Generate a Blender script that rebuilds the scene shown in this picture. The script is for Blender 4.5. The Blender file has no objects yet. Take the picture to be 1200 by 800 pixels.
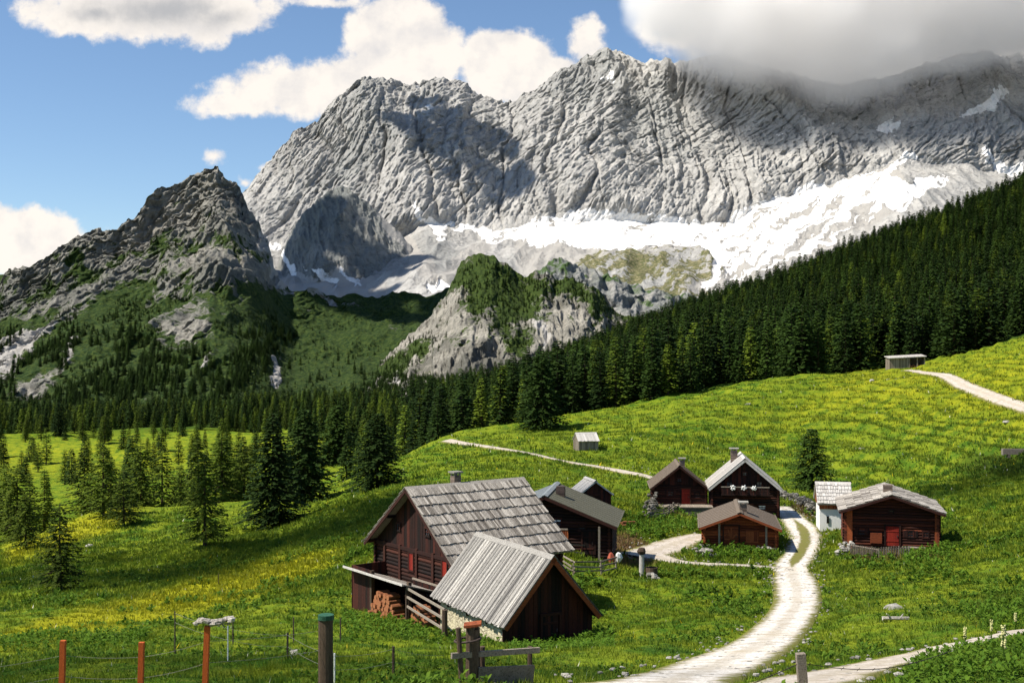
import bpy, math, random
import numpy as np
from mathutils import Vector, Matrix

# ------------------------------------------------------------------ camera, sky, sun, exposure
F = 1400.0            # focal length in units of a 1200 px wide picture
HZ = 400.0            # horizon row of that picture
S = bpy.context.scene
R = math.radians
cam_d = bpy.data.cameras.new('camera'); cam = bpy.data.objects.new('camera', cam_d)
S.collection.objects.link(cam); S.camera = cam
cam_d.sensor_width = 36; cam_d.lens = 36*F/1200; cam_d.clip_start = 0.3; cam_d.clip_end = 30000
cam.location = (0, 0, 0); cam.rotation_euler = (R(90), 0, 0)

SUN_AZ = -103.0       # degrees from the view direction, negative = left (a little behind the camera)
SUN_EL = 54.0
sun_vec = Vector((math.sin(R(SUN_AZ))*math.cos(R(SUN_EL)), math.cos(R(SUN_AZ))*math.cos(R(SUN_EL)), math.sin(R(SUN_EL))))
sl = bpy.data.lights.new('sun', 'SUN'); so = bpy.data.objects.new('sun', sl); S.collection.objects.link(so)
sl.energy = 5.0; sl.angle = R(0.5); sl.color = (1.0, 0.93, 0.82)
so.rotation_euler = sun_vec.to_track_quat('Z', 'Y').to_euler(); so.location = (0, 0, 200)

S.view_settings.view_transform = 'Standard'; S.view_settings.look = 'None'
S.view_settings.exposure = 0.68; S.view_settings.gamma = 1.0; S.view_settings.use_curve_mapping = False
S.render.engine = 'CYCLES'
cy = S.cycles
cy.use_denoising = True; cy.max_bounces = 16; cy.diffuse_bounces = 2; cy.glossy_bounces = 1
cy.transmission_bounces = 3; cy.transparent_max_bounces = 8; cy.volume_bounces = 16
cy.volume_step_rate = 0.5; cy.volume_max_steps = 64; cy.caustics_reflective = False; cy.caustics_refractive = False
cy.use_adaptive_sampling = True; cy.adaptive_threshold = 0.02

# ------------------------------------------------------------------ node helper
class NT:
    def __init__(s, nt): s.nt = nt; s.n = nt.nodes; s.l = nt.links
    def add(s, t, **kw):
        n = s.n.new(t)
        for k, v in kw.items(): setattr(n, k, v)
        return n
    def put(s, sock, v):
        if v is None: return
        if isinstance(v, bpy.types.NodeSocket): s.l.new(v, sock)
        elif isinstance(v, (tuple, list)) and sock.type == 'RGBA' and len(v) == 3: sock.default_value = (*v, 1)
        else: sock.default_value = v
    def math(s, op, a, b=None, c=None, clamp=False):
        n = s.add('ShaderNodeMath', operation=op, use_clamp=clamp)
        s.put(n.inputs[0], a); s.put(n.inputs[1], b); s.put(n.inputs[2], c); return n.outputs[0]
    def vmath(s, op, a, b=None, out=0):
        n = s.add('ShaderNodeVectorMath', operation=op); s.put(n.inputs[0], a)
        if b is not None: s.put(n.inputs[3 if op == 'SCALE' else 1], b)
        return n.outputs[out]
    def mix(s, f, a, b, bt='MIX'):
        n = s.add('ShaderNodeMix', data_type='RGBA', blend_type=bt)
        s.put(n.inputs[0], f); s.put(n.inputs[6], a); s.put(n.inputs[7], b); return n.outputs[2]
    def noise(s, vec, scale, detail=4, rough=0.55, dist=0.0, out=0):
        n = s.add('ShaderNodeTexNoise'); s.put(n.inputs['Vector'], vec); n.inputs['Scale'].default_value = scale
        n.inputs['Detail'].default_value = detail; n.inputs['Roughness'].default_value = rough
        n.inputs['Distortion'].default_value = dist; return n.outputs[out]
    def ramp(s, v, a, b, lo=0.0, hi=1.0):
        n = s.add('ShaderNodeMapRange', interpolation_type='SMOOTHSTEP'); s.put(n.inputs[0], v)
        s.put(n.inputs[1], a); s.put(n.inputs[2], b)
        n.inputs[3].default_value = lo; n.inputs[4].default_value = hi; return n.outputs[0]
    def attr(s, name, out='Fac'):
        n = s.add('ShaderNodeAttribute', attribute_name=name); return n.outputs[out]
    def scalev(s, vec, xyz):
        n = s.add('ShaderNodeVectorMath', operation='MULTIPLY'); s.put(n.inputs[0], vec); n.inputs[1].default_value = xyz
        return n.outputs[0]
    def bump(s, h, strength=0.5, dist=0.1, normal=None):
        n = s.add('ShaderNodeBump'); n.inputs['Strength'].default_value = strength; n.inputs['Distance'].default_value = dist
        s.put(n.inputs['Height'], h); s.put(n.inputs['Normal'], normal); return n.outputs[0]

# ------------------------------------------------------------------ world: Nishita sky with procedural cumulus far away
W = bpy.data.worlds.new('World'); S.world = W; W.use_nodes = True
w = NT(W.node_tree); w.n.clear()
sky = w.add('ShaderNodeTexSky', sky_type='NISHITA', sun_disc=False)
sky.sun_elevation = R(SUN_EL); sky.sun_rotation = R(SUN_AZ) ; sky.altitude = 1500; sky.air_density = 1.0
sky.dust_density = 0.6; sky.ozone_density = 1.6
tc = w.add('ShaderNodeTexCoord'); sx = w.add('ShaderNodeSeparateXYZ'); w.l.new(tc.outputs['Generated'], sx.inputs[0])
yy = w.math('MAXIMUM', w.math('ABSOLUTE', sx.outputs[1]), 0.08)
cu = w.math('DIVIDE', sx.outputs[0], yy); cv = w.math('DIVIDE', sx.outputs[2], yy)     # direction as slopes
cmb = w.add('ShaderNodeCombineXYZ'); w.l.new(cu, cmb.inputs[0]); w.l.new(cv, cmb.inputs[1])
P2 = cmb.outputs[0]
warp = w.vmath('SUBTRACT', w.noise(P2, 9, 5, 0.6, out=1), (0.5, 0.5, 0.5))
P3 = w.vmath('ADD', P2, w.vmath('SCALE', warp, 0.035))
blobs = [(190,8,165,40,1.1),(262,20,64,32,1.1),(110,12,60,20,1),(345,103,88,38,.95),(290,125,62,22,.8),(400,92,55,34,1.0),(395,125,60,20,.9),(470,42,66,62,1.25),
         (455,75,60,45,1.1),(500,80,50,40,1.1),(598,80,70,46,1.3),(650,92,60,34,1.2),(684,52,30,38,.7),(690,32,14,18,.5),(830,10,85,60,1.2),(930,20,170,75,1.4),
         (1100,10,200,90,1.5),(1010,60,150,60,1.4),(30,288,92,50,1.25),(-60,280,90,60,1.3),(255,188,22,12,.45),(288,216,14,9,.5),(315,200,22,9,.5),
         (1500,60,220,80,1.2),(-350,60,200,60,1.1),(-500,250,180,60,1.1),(380,2,70,10,.6)]
fld = None
for (bx, by, rx, ry, am) in blobs:
    d = w.vmath('SUBTRACT', P3, ((bx-600)/F, (HZ-by)/F, 0)); d = w.scalev(d, (F/rx, F/ry, 0))
    v = w.math('MULTIPLY', w.math('SUBTRACT', 1.15, w.vmath('LENGTH', d, out=1)), am, clamp=False)
    fld = v if fld is None else w.math('SMOOTH_MAX', fld, v, 0.15)
n1 = w.noise(P2, 16, 8, 0.62); n2 = w.noise(P2, 48, 6, 0.6)
fl = w.math('ADD', fld, w.math('MULTIPLY', w.math('SUBTRACT', n1, 0.5), 1.7))
fl = w.math('ADD', fl, w.math('MULTIPLY', w.math('SUBTRACT', n2, 0.5), 0.55)); cov = w.ramp(fl, 0.10, 0.46)
core = w.ramp(fl, 0.35, 1.3)
shn = w.noise(w.vmath('ADD', P2, (0.01, -0.018, 0)), 16, 6, 0.6)
shade = w.math('ADD', w.math('MULTIPLY', w.math('SUBTRACT', n1, shn), 2.6), 0.86, clamp=True)
under = w.ramp(w.math('SUBTRACT', w.math('MULTIPLY', cv, 1.0), w.math('MULTIPLY', cu, 0.0)), 0.215, 0.27)  # high clouds overhead are seen from below
leftc = w.math('MULTIPLY', w.math('MULTIPLY', under, w.ramp(cu, -0.17, -0.25)), core)
ccol = w.mix(shade, (0.66, 0.65, 0.67), (1.0, 0.93, 0.85))
ccol = w.mix(w.math('MULTIPLY', leftc, 1.0), ccol, (0.50, 0.50, 0.51))
bg1 = w.add('ShaderNodeBackground'); bg2 = w.add('ShaderNodeBackground')
skc = w.mix(0.55, sky.outputs[0], w.scalev(sky.outputs[0], (0.78, 0.92, 1.02)))
w.l.new(skc, bg1.inputs[0]); bg1.inputs[1].default_value = 0.088
w.l.new(ccol, bg2.inputs[0]); bg2.inputs[1].default_value = 0.66
ms = w.add('ShaderNodeMixShader'); w.l.new(w.math('MULTIPLY', cov, 0.98), ms.inputs[0]); w.l.new(bg1.outputs[0], ms.inputs[1]); w.l.new(bg2.outputs[0], ms.inputs[2])
wo = w.add('ShaderNodeOutputWorld'); w.l.new(ms.outputs[0], wo.inputs[0])
W.cycles.sampling_method = 'MANUAL'; W.cycles.sample_map_resolution = 1024

# ------------------------------------------------------------------ numpy noise
rng = np.random.default_rng(11); random.seed(5)
_perm = rng.permutation(256).astype(np.int32); _perm = np.concatenate([_perm, _perm, _perm])
_g3 = rng.normal(size=(256, 3)); _g3 /= np.linalg.norm(_g3, axis=1)[:, None]; _g3 = _g3.astype(np.float32)
def pn(x, y, z=None):
    x = np.asarray(x, np.float32); y = np.asarray(y, np.float32); z = np.zeros_like(x) if z is None else np.asarray(z, np.float32)
    xi = np.floor(x).astype(np.int32); yi = np.floor(y).astype(np.int32); zi = np.floor(z).astype(np.int32)
    xf = x-xi; yf = y-yi; zf = z-zi; xi &= 255; yi &= 255; zi &= 255
    u = xf*xf*(3-2*xf); v = yf*yf*(3-2*yf); q = zf*zf*(3-2*zf)
    def g(a, b, c):
        h = _perm[_perm[_perm[xi+a]+yi+b]+zi+c]; G = _g3[h]
        return G[..., 0]*(xf-a)+G[..., 1]*(yf-b)+G[..., 2]*(zf-c)
    def L(a, b, t): return a+(b-a)*t
    return L(L(L(g(0,0,0), g(1,0,0), u), L(g(0,1,0), g(1,1,0), u), v), L(L(g(0,0,1), g(1,0,1), u), L(g(0,1,1), g(1,1,1), u), v), q)*1.6
def fbm(x, y, z=None, o=4, gain=0.5):
    z = np.zeros_like(x) if z is None else z
    s = 0; a = 1
    for i in range(o): s = s+a*pn(x+17*i, y-9*i, z+5*i); x = x*2.03; y = y*2.03; z = z*2.03; a *= gain
    return s
def ridged(x, y, z=None, o=5, gain=0.5):
    z = np.zeros_like(x) if z is None else z
    s = 0; a = 1; wgt = 1
    for i in range(o):
        v = 1-np.abs(pn(x+31*i, y+7*i, z-11*i)); v = v*v*wgt; wgt = np.clip(v*1.6, 0, 1)
        s = s+a*v; a *= gain; x = x*2.07; y = y*2.07; z = z*2.07
    return s
def sstep(a, b, x): t = np.clip((x-a)/(b-a), 0, 1); return t*t*(3-2*t)

# soft masks in angular coordinates of the photograph: where snow lies, where green grows, where flowers and painted sunlight yellow the meadow
def polymask(polys, blur=3, x0=-200, x1=1400, y0=0, y1=900):
    w_, h_ = (x1-x0)//2, (y1-y0)//2
    gx, gy = np.meshgrid(np.arange(w_)*2+x0+1, np.arange(h_)*2+y0+1)
    m = np.zeros((h_, w_), bool)
    for p in polys:
        ins = np.zeros_like(m); n = len(p)
        for i in range(n):
            (ax, ay), (bx, by) = p[i], p[(i+1) % n]
            if ay == by: continue
            c = ((gy < ay) != (gy < by)) & (gx < (bx-ax)*(gy-ay)/(by-ay)+ax); ins ^= c
        m |= ins
    m = m.astype(np.float32)
    k = max(1, blur)
    for ax in (0, 1):
        for rep in range(2):
            m = sum(np.roll(m, s_, axis=ax) for s_ in range(-k, k+1))/(2*k+1)
    def f(px, py):
        i = np.clip(((px-x0)/2).astype(int), 0, w_-1); j = np.clip(((py-y0)/2).astype(int), 0, h_-1)
        return m[j, i]
    return f

# ------------------------------------------------------------------ the lie of the land
CT = [(0,22,815),(0,35,785),(0,60,748),(0,85,722),(0,100,708),(70,106,690),(0,130,680),(30,150,643),(100,190,607),(150,203,600),(240,128,641),(320,150,617),
 (440,175,571),(250,190,598),(350,185,590),(300,100,690),(200,85,715),(200,100,700),(280,118,665),(180,130,660),(120,150,640),
 (100,260,622),(250,260,612),(0,230,655),(100,350,575),(250,350,570),(200,420,545),(200,520,520),(200,650,502),(0,350,582),(0,450,550),(0,650,510),
 (382,22,812),(382,35,777),(382,50,754),(382,62,738),(382,77,712),(382,95,685),(400,110,650),(400,140,600),(420,150,585),
 (520,233,516),(520,262,513),(520,330,540),(460,215,545),(400,260,570),(400,350,545),(520,420,523),(520,600,492),(400,600,502),
 (600,150,562),(600,190,532),(600,215,516),(600,245,501),(600,300,508),(600,420,494),(600,600,478),(600,850,456),
 (700,120,612),(700,170,560),(700,200,528),(700,235,500),(700,262,483),(700,320,482),(700,420,468),(700,600,446),(700,850,420),(700,1000,414),(700,1150,436),
 (800,115,624),(800,134,600),(800,155,575),(800,180,541),(800,222,500),(800,262,467),(800,330,463),(800,430,432),(800,650,402),(800,950,378),(800,1080,384),
 (870,105,647),(870,134,608),(870,160,576),(870,200,530),(870,262,455),
 (800,30,794),(800,45,768),(850,60,737),(900,80,696),(930,105,648),(950,122,619),(950,140,599),(950,175,560),(950,200,525),(950,235,485),(950,285,438),
 (950,345,441),(950,470,408),(950,700,362),(950,950,324),(950,1080,332),
 (1050,24,806),(1050,30,791),(1050,50,747),(1050,75,702),(1050,105,647),(1050,130,610),(1050,165,560),(1050,200,507),(1050,240,462),(1050,305,433),(1050,360,430),
 (1050,480,395),(1050,700,342),(1050,980,284),(1050,1100,292),
 (1200,24,792),(1200,35,757),(1200,50,725),(1200,75,682),(1200,105,622),(1200,140,560),(1200,180,500),(1200,230,440),(1200,285,396),(1200,340,394),
 (1200,480,352),(1200,700,294),(1200,1000,226),(1200,1120,236),
 (1350,24,780),(1350,50,705),(1350,105,592),(1350,180,470),(1350,285,366),(1350,480,312),(1350,1000,165),(1350,1120,175),
 (-150,24,815),(-150,60,762),(-150,105,712),(-150,160,675),(-150,250,640),(-150,350,592),(-150,650,512),(-150,1000,490),
 (650,24,801),(650,35,783),(650,48,766),(545,60,755),(650,61,746),(640,77,708),(720,77,708),(720,88,676),(752,92,672),(480,72,729),(450,86,702),(655,94,647),(600,105,615),
 (720,104,643),(690,122,590),(740,130,590),(500,100,650),(500,130,590),
 (-150,1400,448),(100,900,492),(300,900,482),(500,1000,470),(200,1400,448),(500,1400,448),(800,1400,450),(1100,1400,450),(1350,1400,450)]
CT = np.array(CT, float)
def _uv(px, Y): return np.stack([px/260.0, np.log(Y)*2.2], -1)
_c = _uv(CT[:, 0], CT[:, 1])
def _k(r): return r   # linear kernel: no overshoot
def _kern(a, b): 
    d2 = ((a[:, None, :]-b[None, :, :])**2).sum(-1); return np.sqrt(d2+0.004)
_A = _kern(_c, _c); n_ = len(_c)
_M = np.zeros((n_+3, n_+3)); _M[:n_, :n_] = _A+np.eye(n_)*(-0.015); _M[:n_, n_] = 1; _M[:n_, n_+1:] = _c; _M[n_, :n_] = 1; _M[n_+1:, :n_] = _c.T
_w = np.linalg.solve(_M, np.concatenate([CT[:, 2], np.zeros(3)]))
def gpy(px, Y):
    px = np.clip(np.asarray(px, float), -150, 1350); Y = np.clip(np.asarray(Y, float), 20, 1400)
    sh = px.shape; q = _uv(px.ravel(), Y.ravel()); out = np.empty(len(q))
    for i in range(0, len(q), 20000):
        k = _kern(q[i:i+20000], _c); out[i:i+20000] = k@_w[:n_]+_w[n_]+q[i:i+20000]@_w[n_+1:]
    return out.reshape(sh)
# coarse lookup table for speed
_LP = np.linspace(-150, 1350, 376); _LY = np.linspace(math.log(20), math.log(1400), 340)
_T = gpy(*np.meshgrid(_LP, np.exp(_LY)))
def gbase(X, Y):
    X = np.asarray(X, float); Y = np.asarray(Y, float)
    Yc = np.maximum(Y, 20.0)
    px = np.clip(600+F*X/Yc, -150, 1350)
    a = (px+150)/1500*375; b = (np.log(np.clip(Yc, 20, 1400))-_LY[0])/(_LY[-1]-_LY[0])*339
    i = np.clip(a.astype(int), 0, 374); j = np.clip(b.astype(int), 0, 338); fa = a-i; fb = b-j
    v = (_T[j, i]*(1-fa)+_T[j, i+1]*fa)*(1-fb)+(_T[j+1, i]*(1-fa)+_T[j+1, i+1]*fa)*fb
    z = (HZ-v)/F*np.minimum(Yc, 1400)
    t = np.clip((20-Y)/20, 0, 1.6); z20 = z
    return np.where(Y < 20, z20+(-1.7-z20)*np.minimum(t, 1)+np.maximum(t-1, 0)*3, z)

def ray_ground(px, py, lo=18.0, hi=900.0):
    Y = np.exp(np.linspace(math.log(lo), math.log(hi), 1400)); z = gbase((px-600)/F*Y, Y); r = (HZ-py)/F*Y
    k = np.where(z >= r)[0]
    y = Y[k[0]] if len(k) else 100.0
    return (px-600)/F*y, y

# tracks: (px, py, width in metres)
def track(pts, n=14):
    P = [(*ray_ground(a, b), c) for a, b, c in pts]
    P = np.array(P); out = []
    for i in range(len(P)-1):
        p0 = P[max(i-1, 0)]; p1 = P[i]; p2 = P[i+1]; p3 = P[min(i+2, len(P)-1)]
        for t in np.linspace(0, 1, n, endpoint=False):
            out.append(0.5*((2*p1)+(-p0+p2)*t+(2*p0-5*p1+4*p2-p3)*t*t+(-p0+3*p1-3*p2+p3)*t**3))
    out.append(P[-1]); return np.array(out)
def pxw(px, py, w_): x, y = ray_ground(px, py); return (px, py, w_*y/F)
T_MAIN = track([(700,830,4.4),pxw(765,806,150),pxw(842,778,112),pxw(888,757,82),pxw(918,732,62),pxw(934,705,52),pxw(932,682,50),pxw(928,664,42),pxw(938,648,38),pxw(944,632,38),pxw(938,617,36),pxw(926,604,30),pxw(915,594,22)])
T_LOW = track([(905,812,2.0),(960,797,2.2),(1010,784,2.1),(1060,772,2.0),(1105,760,1.9),(1150,749,1.8),(1210,736,1.8)])
T_SIDE = track([(915,666,1.6),(880,663,1.4),(830,661,1.5),(790,658,2.0),(764,650,3.0)])
T_YARD = track([(745,652,3.2),(768,646,4.0),(795,636,3.6),(828,628,2.6)])
T_UP = track([(523,516,2.2),(545,520,2.0),(590,526,1.7),(640,536,1.7),(700,547,1.7),(740,555,1.7),(766,561,1.5)])
T_RIGHT = track([(1062,434,1.6),(1085,437,2.0),(1108,441,3.0),(1130,452,3.6),(1162,465,3.6),(1215,482,3.4)])
TRACKS = [('gravel_road', T_MAIN, 1), ('gravel_path', T_LOW, 0), ('gravel_path', T_SIDE, 0), ('gravel_path', T_YARD, 0), ('gravel_path', T_UP, 0), ('gravel_path', T_RIGHT, 0)]
def tdist(X, Y):
    "signed distance outside the nearest track edge, metres"
    best = np.full(np.shape(X), 50.0)
    for _, T, _s in TRACKS:
        lo = T[:, :2].min(0)-8; hi = T[:, :2].max(0)+8
        m = (X > lo[0]) & (X < hi[0]) & (Y > lo[1]) & (Y < hi[1])
        if not m.any(): continue
        x = X[m]; y = Y[m]; b = best[m]
        for i in range(len(T)-1):
            a = T[i]; c = T[i+1]; dx, dy = c[0]-a[0], c[1]-a[1]; L2 = dx*dx+dy*dy+1e-9
            t = np.clip(((x-a[0])*dx+(y-a[1])*dy)/L2, 0, 1)
            d = np.hypot(x-a[0]-t*dx, y-a[1]-t*dy)-(a[2]+(c[2]-a[2])*t)/2
            b = np.minimum(b, d)
        best[m] = b
    return best
def gz(X, Y, td=None):
    X = np.atleast_1d(np.asarray(X, float)); Y = np.atleast_1d(np.asarray(Y, float))
    z = gbase(X, Y)
    if td is None: td = tdist(X, Y)
    amp = sstep(0.0, 2.5, td)
    far = sstep(60, 260, Y)
    b = 0.55*fbm(X/17, Y/17, o=2)+0.22*fbm(X/4.1+9, Y/4.1, o=2)+0.10*pn(X/1.3, Y/1.3+4)+0.05*pn(X/0.5, Y/0.6)
    b = b+far*(1.0*fbm(X/30+3, Y/30, o=3))+sstep(250, 300, Y)*sstep(40, -40, X)*3.2*fbm(X/55, Y/48+2, o=2)
    zc = z+0.6*pn(X/14, Y/14)      # cattle steps follow the contour lines of the right hill
    hill = sstep(10, 60, X)*sstep(125, 165, Y)*(1-sstep(300, 330, Y))+0.5*sstep(-60, -20, X)*sstep(140, 170, Y)*(1-sstep(250, 270, Y))
    st = (zc/1.05) % 1.0
    b = b+hill*0.62*(np.where(st < 0.3, st/0.3, (1-st)/0.7)-0.5)
    return z+b*(0.12+0.88*amp)-0.10*(1-sstep(-0.15, 0.5, td))
def g1(x, y): return float(gz([x], [y])[0])
def on(px, Y):            # a point on the ground at a given depth along a given direction
    x = (px-600)/F*Y; return (x, Y, g1(x, Y))
def hit(px, py): x, y = ray_ground(px, py); return (x, y, g1(x, y))

# ------------------------------------------------------------------ mesh helpers
def tag(o, label=None, cat=None, group=None, kind=None):
    if label: o['label'] = label
    if cat: o['category'] = cat
    if group: o['group'] = group
    if kind: o['kind'] = kind
    return o
def link(o, parent=None):
    S.collection.objects.link(o)
    if parent: o.parent = parent
    return o
def empty(name, loc, rz=0.0, label=None, cat=None, group=None):
    o = bpy.data.objects.new(name, None); link(o); o.location = loc; o.rotation_euler = (0, 0, rz); o.empty_display_size = 0.3
    return tag(o, label, cat, group)
def npmesh(name, V, Fc, mats, attrs=None, smooth=False, parent=None):
    "V (n,3) array, Fc (m,3|4) array"
    me = bpy.data.meshes.new(name); V = np.ascontiguousarray(V, np.float32); Fc = np.ascontiguousarray(Fc, np.int32); k = Fc.shape[1]
    me.vertices.add(len(V)); me.vertices.foreach_set('co', V.ravel())
    me.loops.add(Fc.size); me.loops.foreach_set('vertex_index', Fc.ravel())
    me.polygons.add(len(Fc)); me.polygons.foreach_set('loop_start', np.arange(0, Fc.size, k, dtype=np.int32)); me.polygons.foreach_set('loop_total', np.full(len(Fc), k, np.int32))
    if smooth: me.polygons.foreach_set('use_smooth', np.ones(len(Fc), bool))
    for an, (dom, typ, arr) in (attrs or {}).items():
        a = me.attributes.new(an, typ, dom)
        if typ == 'FLOAT': a.data.foreach_set('value', np.ascontiguousarray(arr, np.float32).ravel())
        else: a.data.foreach_set('color', np.ascontiguousarray(arr, np.float32).ravel())
    me.update(calc_edges=True)
    for m in (mats if isinstance(mats, (list, tuple)) else [mats]): me.materials.append(m)
    o = bpy.data.objects.new(name, me); link(o, parent); return o
class MB:
    def __init__(s): s.v = []; s.f = []; s.t = []; s.m = []
    def face(s, idx, t, m): s.f.append(idx); s.t.append(t); s.m.append(m)
    def hexa(s, c8, t=None, m=0):
        "eight corners: bottom four then top four, both counter-clockwise from above"
        t = random.random() if t is None else t; b = len(s.v); s.v += [tuple(p) for p in c8]
        for q in ((0,3,2,1),(4,5,6,7),(0,1,5,4),(1,2,6,5),(2,3,7,6),(3,0,4,7)): s.face([b+i for i in q], t, m)
        return s
    def box(s, c, h, ax=None, t=None, m=0):
        c = Vector(c); X, Y, Z = ax or (Vector((1,0,0)), Vector((0,1,0)), Vector((0,0,1)))
        X = Vector(X)*h[0]; Y = Vector(Y)*h[1]; Z = Vector(Z)*h[2]
        return s.hexa([c-X-Y-Z, c+X-Y-Z, c+X+Y-Z, c-X+Y-Z, c-X-Y+Z, c+X-Y+Z, c+X+Y+Z, c-X+Y+Z], t, m)
    def bar(s, a, b, w_, h_, t=None, m=0, up=(0,0,1)):
        a = Vector(a); b = Vector(b); X = (b-a); L = X.length; X.normalize(); Y = Vector(up).cross(X)
        if Y.length < 1e-3: Y = Vector((0,1,0)).cross(X)
        Y.normalize(); Z = X.cross(Y); return s.box((a+b)/2, (L/2, w_/2, h_/2), (X, Y, Z), t, m)
    def tube(s, a, b, r0, r1=None, n=8, t=None, m=0, wob=0.0):
        r1 = r0 if r1 is None else r1; t = random.random() if t is None else t
        a = Vector(a); b = Vector(b); X = (b-a).normalized(); U = X.orthogonal().normalized(); Vv = X.cross(U); base = len(s.v)
        for (p, r) in ((a, r0), (b, r1)):
            for i in range(n):
                q = 2*math.pi*i/n; k = 1+wob*math.sin(q*3+p.x*7) ; s.v.append(tuple(p+(U*math.cos(q)+Vv*math.sin(q))*r*k))
        for i in range(n): j = (i+1) % n; s.face([base+i, base+j, base+n+j, base+n+i], t, m)
        s.face([base+i for i in range(n)][::-1], t+0.35, m); s.face([base+n+i for i in range(n)], t+0.35, m); return s
    def prism(s, poly, off, t=None, m=0):
        "poly: list of 3D points, off: extrusion vector"
        t = random.random() if t is None else t; b = len(s.v); n = len(poly); off = Vector(off)
        s.v += [tuple(p) for p in poly]+[tuple(Vector(p)+off) for p in poly]
        s.face(list(range(b, b+n)), t, m); s.face([b+n+i for i in range(n)][::-1], t, m)
        for i in range(n): j = (i+1) % n; s.face([b+j, b+i, b+n+i, b+n+j], t, m)
        return s
    def rock(s, c, r, sq=(1,1,.7), t=None, m=0, jag=.3):
        t = random.random() if t is None else t; b = len(s.v); N = 7; K = 4
        ph = random.random()*6
        for k in range(K+1):
            th = math.pi*k/K
            for i in range(N):
                a = 2*math.pi*i/N+ph; q = r*(1+random.uniform(-jag, jag)) if 0 < k < K else r
                s.v.append((c[0]+q*sq[0]*math.sin(th)*math.cos(a), c[1]+q*sq[1]*math.sin(th)*math.sin(a), c[2]+q*sq[2]*math.cos(th)))
        for k in range(K):
            for i in range(N): j = (i+1) % N; s.face([b+k*N+i, b+(k+1)*N+i, b+(k+1)*N+j, b+k*N+j], t, m)
        return s
    def build(s, name, mats, parent=None, smooth=False):
        me = bpy.data.meshes.new(name); me.from_pydata(s.v, [], s.f)
        a = me.attributes.new('tint', 'FLOAT', 'FACE'); a.data.foreach_set('value', np.array(s.t, np.float32))
        for m in (mats if isinstance(mats, (list, tuple)) else [mats]): me.materials.append(m)
        me.polygons.foreach_set('material_index', np.array(s.m, np.int32))
        if smooth: me.polygons.foreach_set('use_smooth', np.ones(len(s.f), bool))
        me.update(); o = bpy.data.objects.new(name, me); link(o, parent); return o

# ------------------------------------------------------------------ materials
def newmat(name):
    m = bpy.data.materials.new(name); m.use_nodes = True; n = NT(m.node_tree); n.n.clear()
    out = n.add('ShaderNodeOutputMaterial'); b = n.add('ShaderNodeBsdfPrincipled'); n.l.new(b.outputs[0], out.inputs[0])
    b.inputs['Specular IOR Level'].default_value = 0.25; b.inputs['Roughness'].default_value = 0.85
    return m, n, b, out
def pos(n): return n.add('ShaderNodeNewGeometry').outputs['Position']
def objc(n): return n.add('ShaderNodeTexCoord').outputs['Object']

def ground_color(n, P):
    "meadow colour as a function of place; shared by the turf and the blades that grow in it"
    z = n.attr('zone', 'Color'); sp = n.add('ShaderNodeSeparateColor'); n.l.new(z, sp.inputs[0])
    big = n.noise(P, 0.045, 4, 0.6); mid = n.noise(P, 0.35, 5, 0.65); fine = n.noise(P, 2.6, 4, 0.7)
    c = n.mix(n.ramp(big, 0.38, 0.62), (0.062, 0.136, 0.009), (0.130, 0.190, 0.012))
    c = n.mix(n.ramp(mid, 0.42, 0.62), c, (0.185, 0.232, 0.014))
    c = n.mix(n.math('MULTIPLY', n.ramp(mid, 0.47, 0.32), 0.75), c, (0.025, 0.075, 0.010))
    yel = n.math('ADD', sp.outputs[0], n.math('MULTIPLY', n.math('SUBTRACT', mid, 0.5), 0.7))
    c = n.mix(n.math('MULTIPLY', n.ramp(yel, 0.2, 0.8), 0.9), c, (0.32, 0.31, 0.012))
    c = n.mix(n.math('MULTIPLY', n.ramp(fine, 0.52, 0.66), 0.5), c, (0.21, 0.21, 0.03))
    c = n.mix(n.math('MULTIPLY', n.ramp(fine, 0.46, 0.34), 0.4), c, (0.03, 0.06, 0.006))
    drt = n.math('ADD', sp.outputs[1], n.math('MULTIPLY', n.math('SUBTRACT', fine, 0.5), 0.8))
    c = n.mix(n.ramp(drt, 0.35, 0.8), c, (0.17, 0.105, 0.05))
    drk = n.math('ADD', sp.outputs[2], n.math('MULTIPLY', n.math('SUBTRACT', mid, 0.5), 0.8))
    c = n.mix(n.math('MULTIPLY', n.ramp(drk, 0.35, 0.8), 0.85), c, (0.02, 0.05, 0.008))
    return c, mid, fine
M = {}
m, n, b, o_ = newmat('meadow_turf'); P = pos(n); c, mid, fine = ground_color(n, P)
hh = n.math('ADD', n.math('MULTIPLY', n.noise(P, 1.1, 6, 0.7), 1.0), n.math('MULTIPLY', n.noise(P, 5.5, 3, 0.7), 0.35))
n.l.new(c, b.inputs['Base Color']); n.l.new(n.bump(hh, 0.9, 0.55), b.inputs['Normal']); b.inputs['Roughness'].default_value = 1; b.inputs['Specular IOR Level'].default_value = 0.05
M['turf'] = m
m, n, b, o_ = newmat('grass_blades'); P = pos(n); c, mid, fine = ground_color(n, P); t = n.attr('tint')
c = n.mix(n.math('MULTIPLY', n.ramp(t, 0.5, 0.75), 0.7), c, (0.25, 0.31, 0.02)); c = n.mix(n.ramp(t, 0.35, 0.1, 0, .6), c, (0.03, 0.085, 0.008))
c = n.mix(n.ramp(t, 0.975, 0.98), c, (0.75, 0.72, 0.55)); c = n.mix(n.ramp(t, 0.99, 0.995), c, (0.75, 0.55, 0.02))
tr = n.add('ShaderNodeBsdfTranslucent'); n.l.new(c, tr.inputs[0]); mx = n.add('ShaderNodeMixShader'); mx.inputs[0].default_value = 0.35
n.l.new(c, b.inputs['Base Color']); b.inputs['Roughness'].default_value = 0.7; b.inputs['Specular IOR Level'].default_value = 0.2
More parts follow.
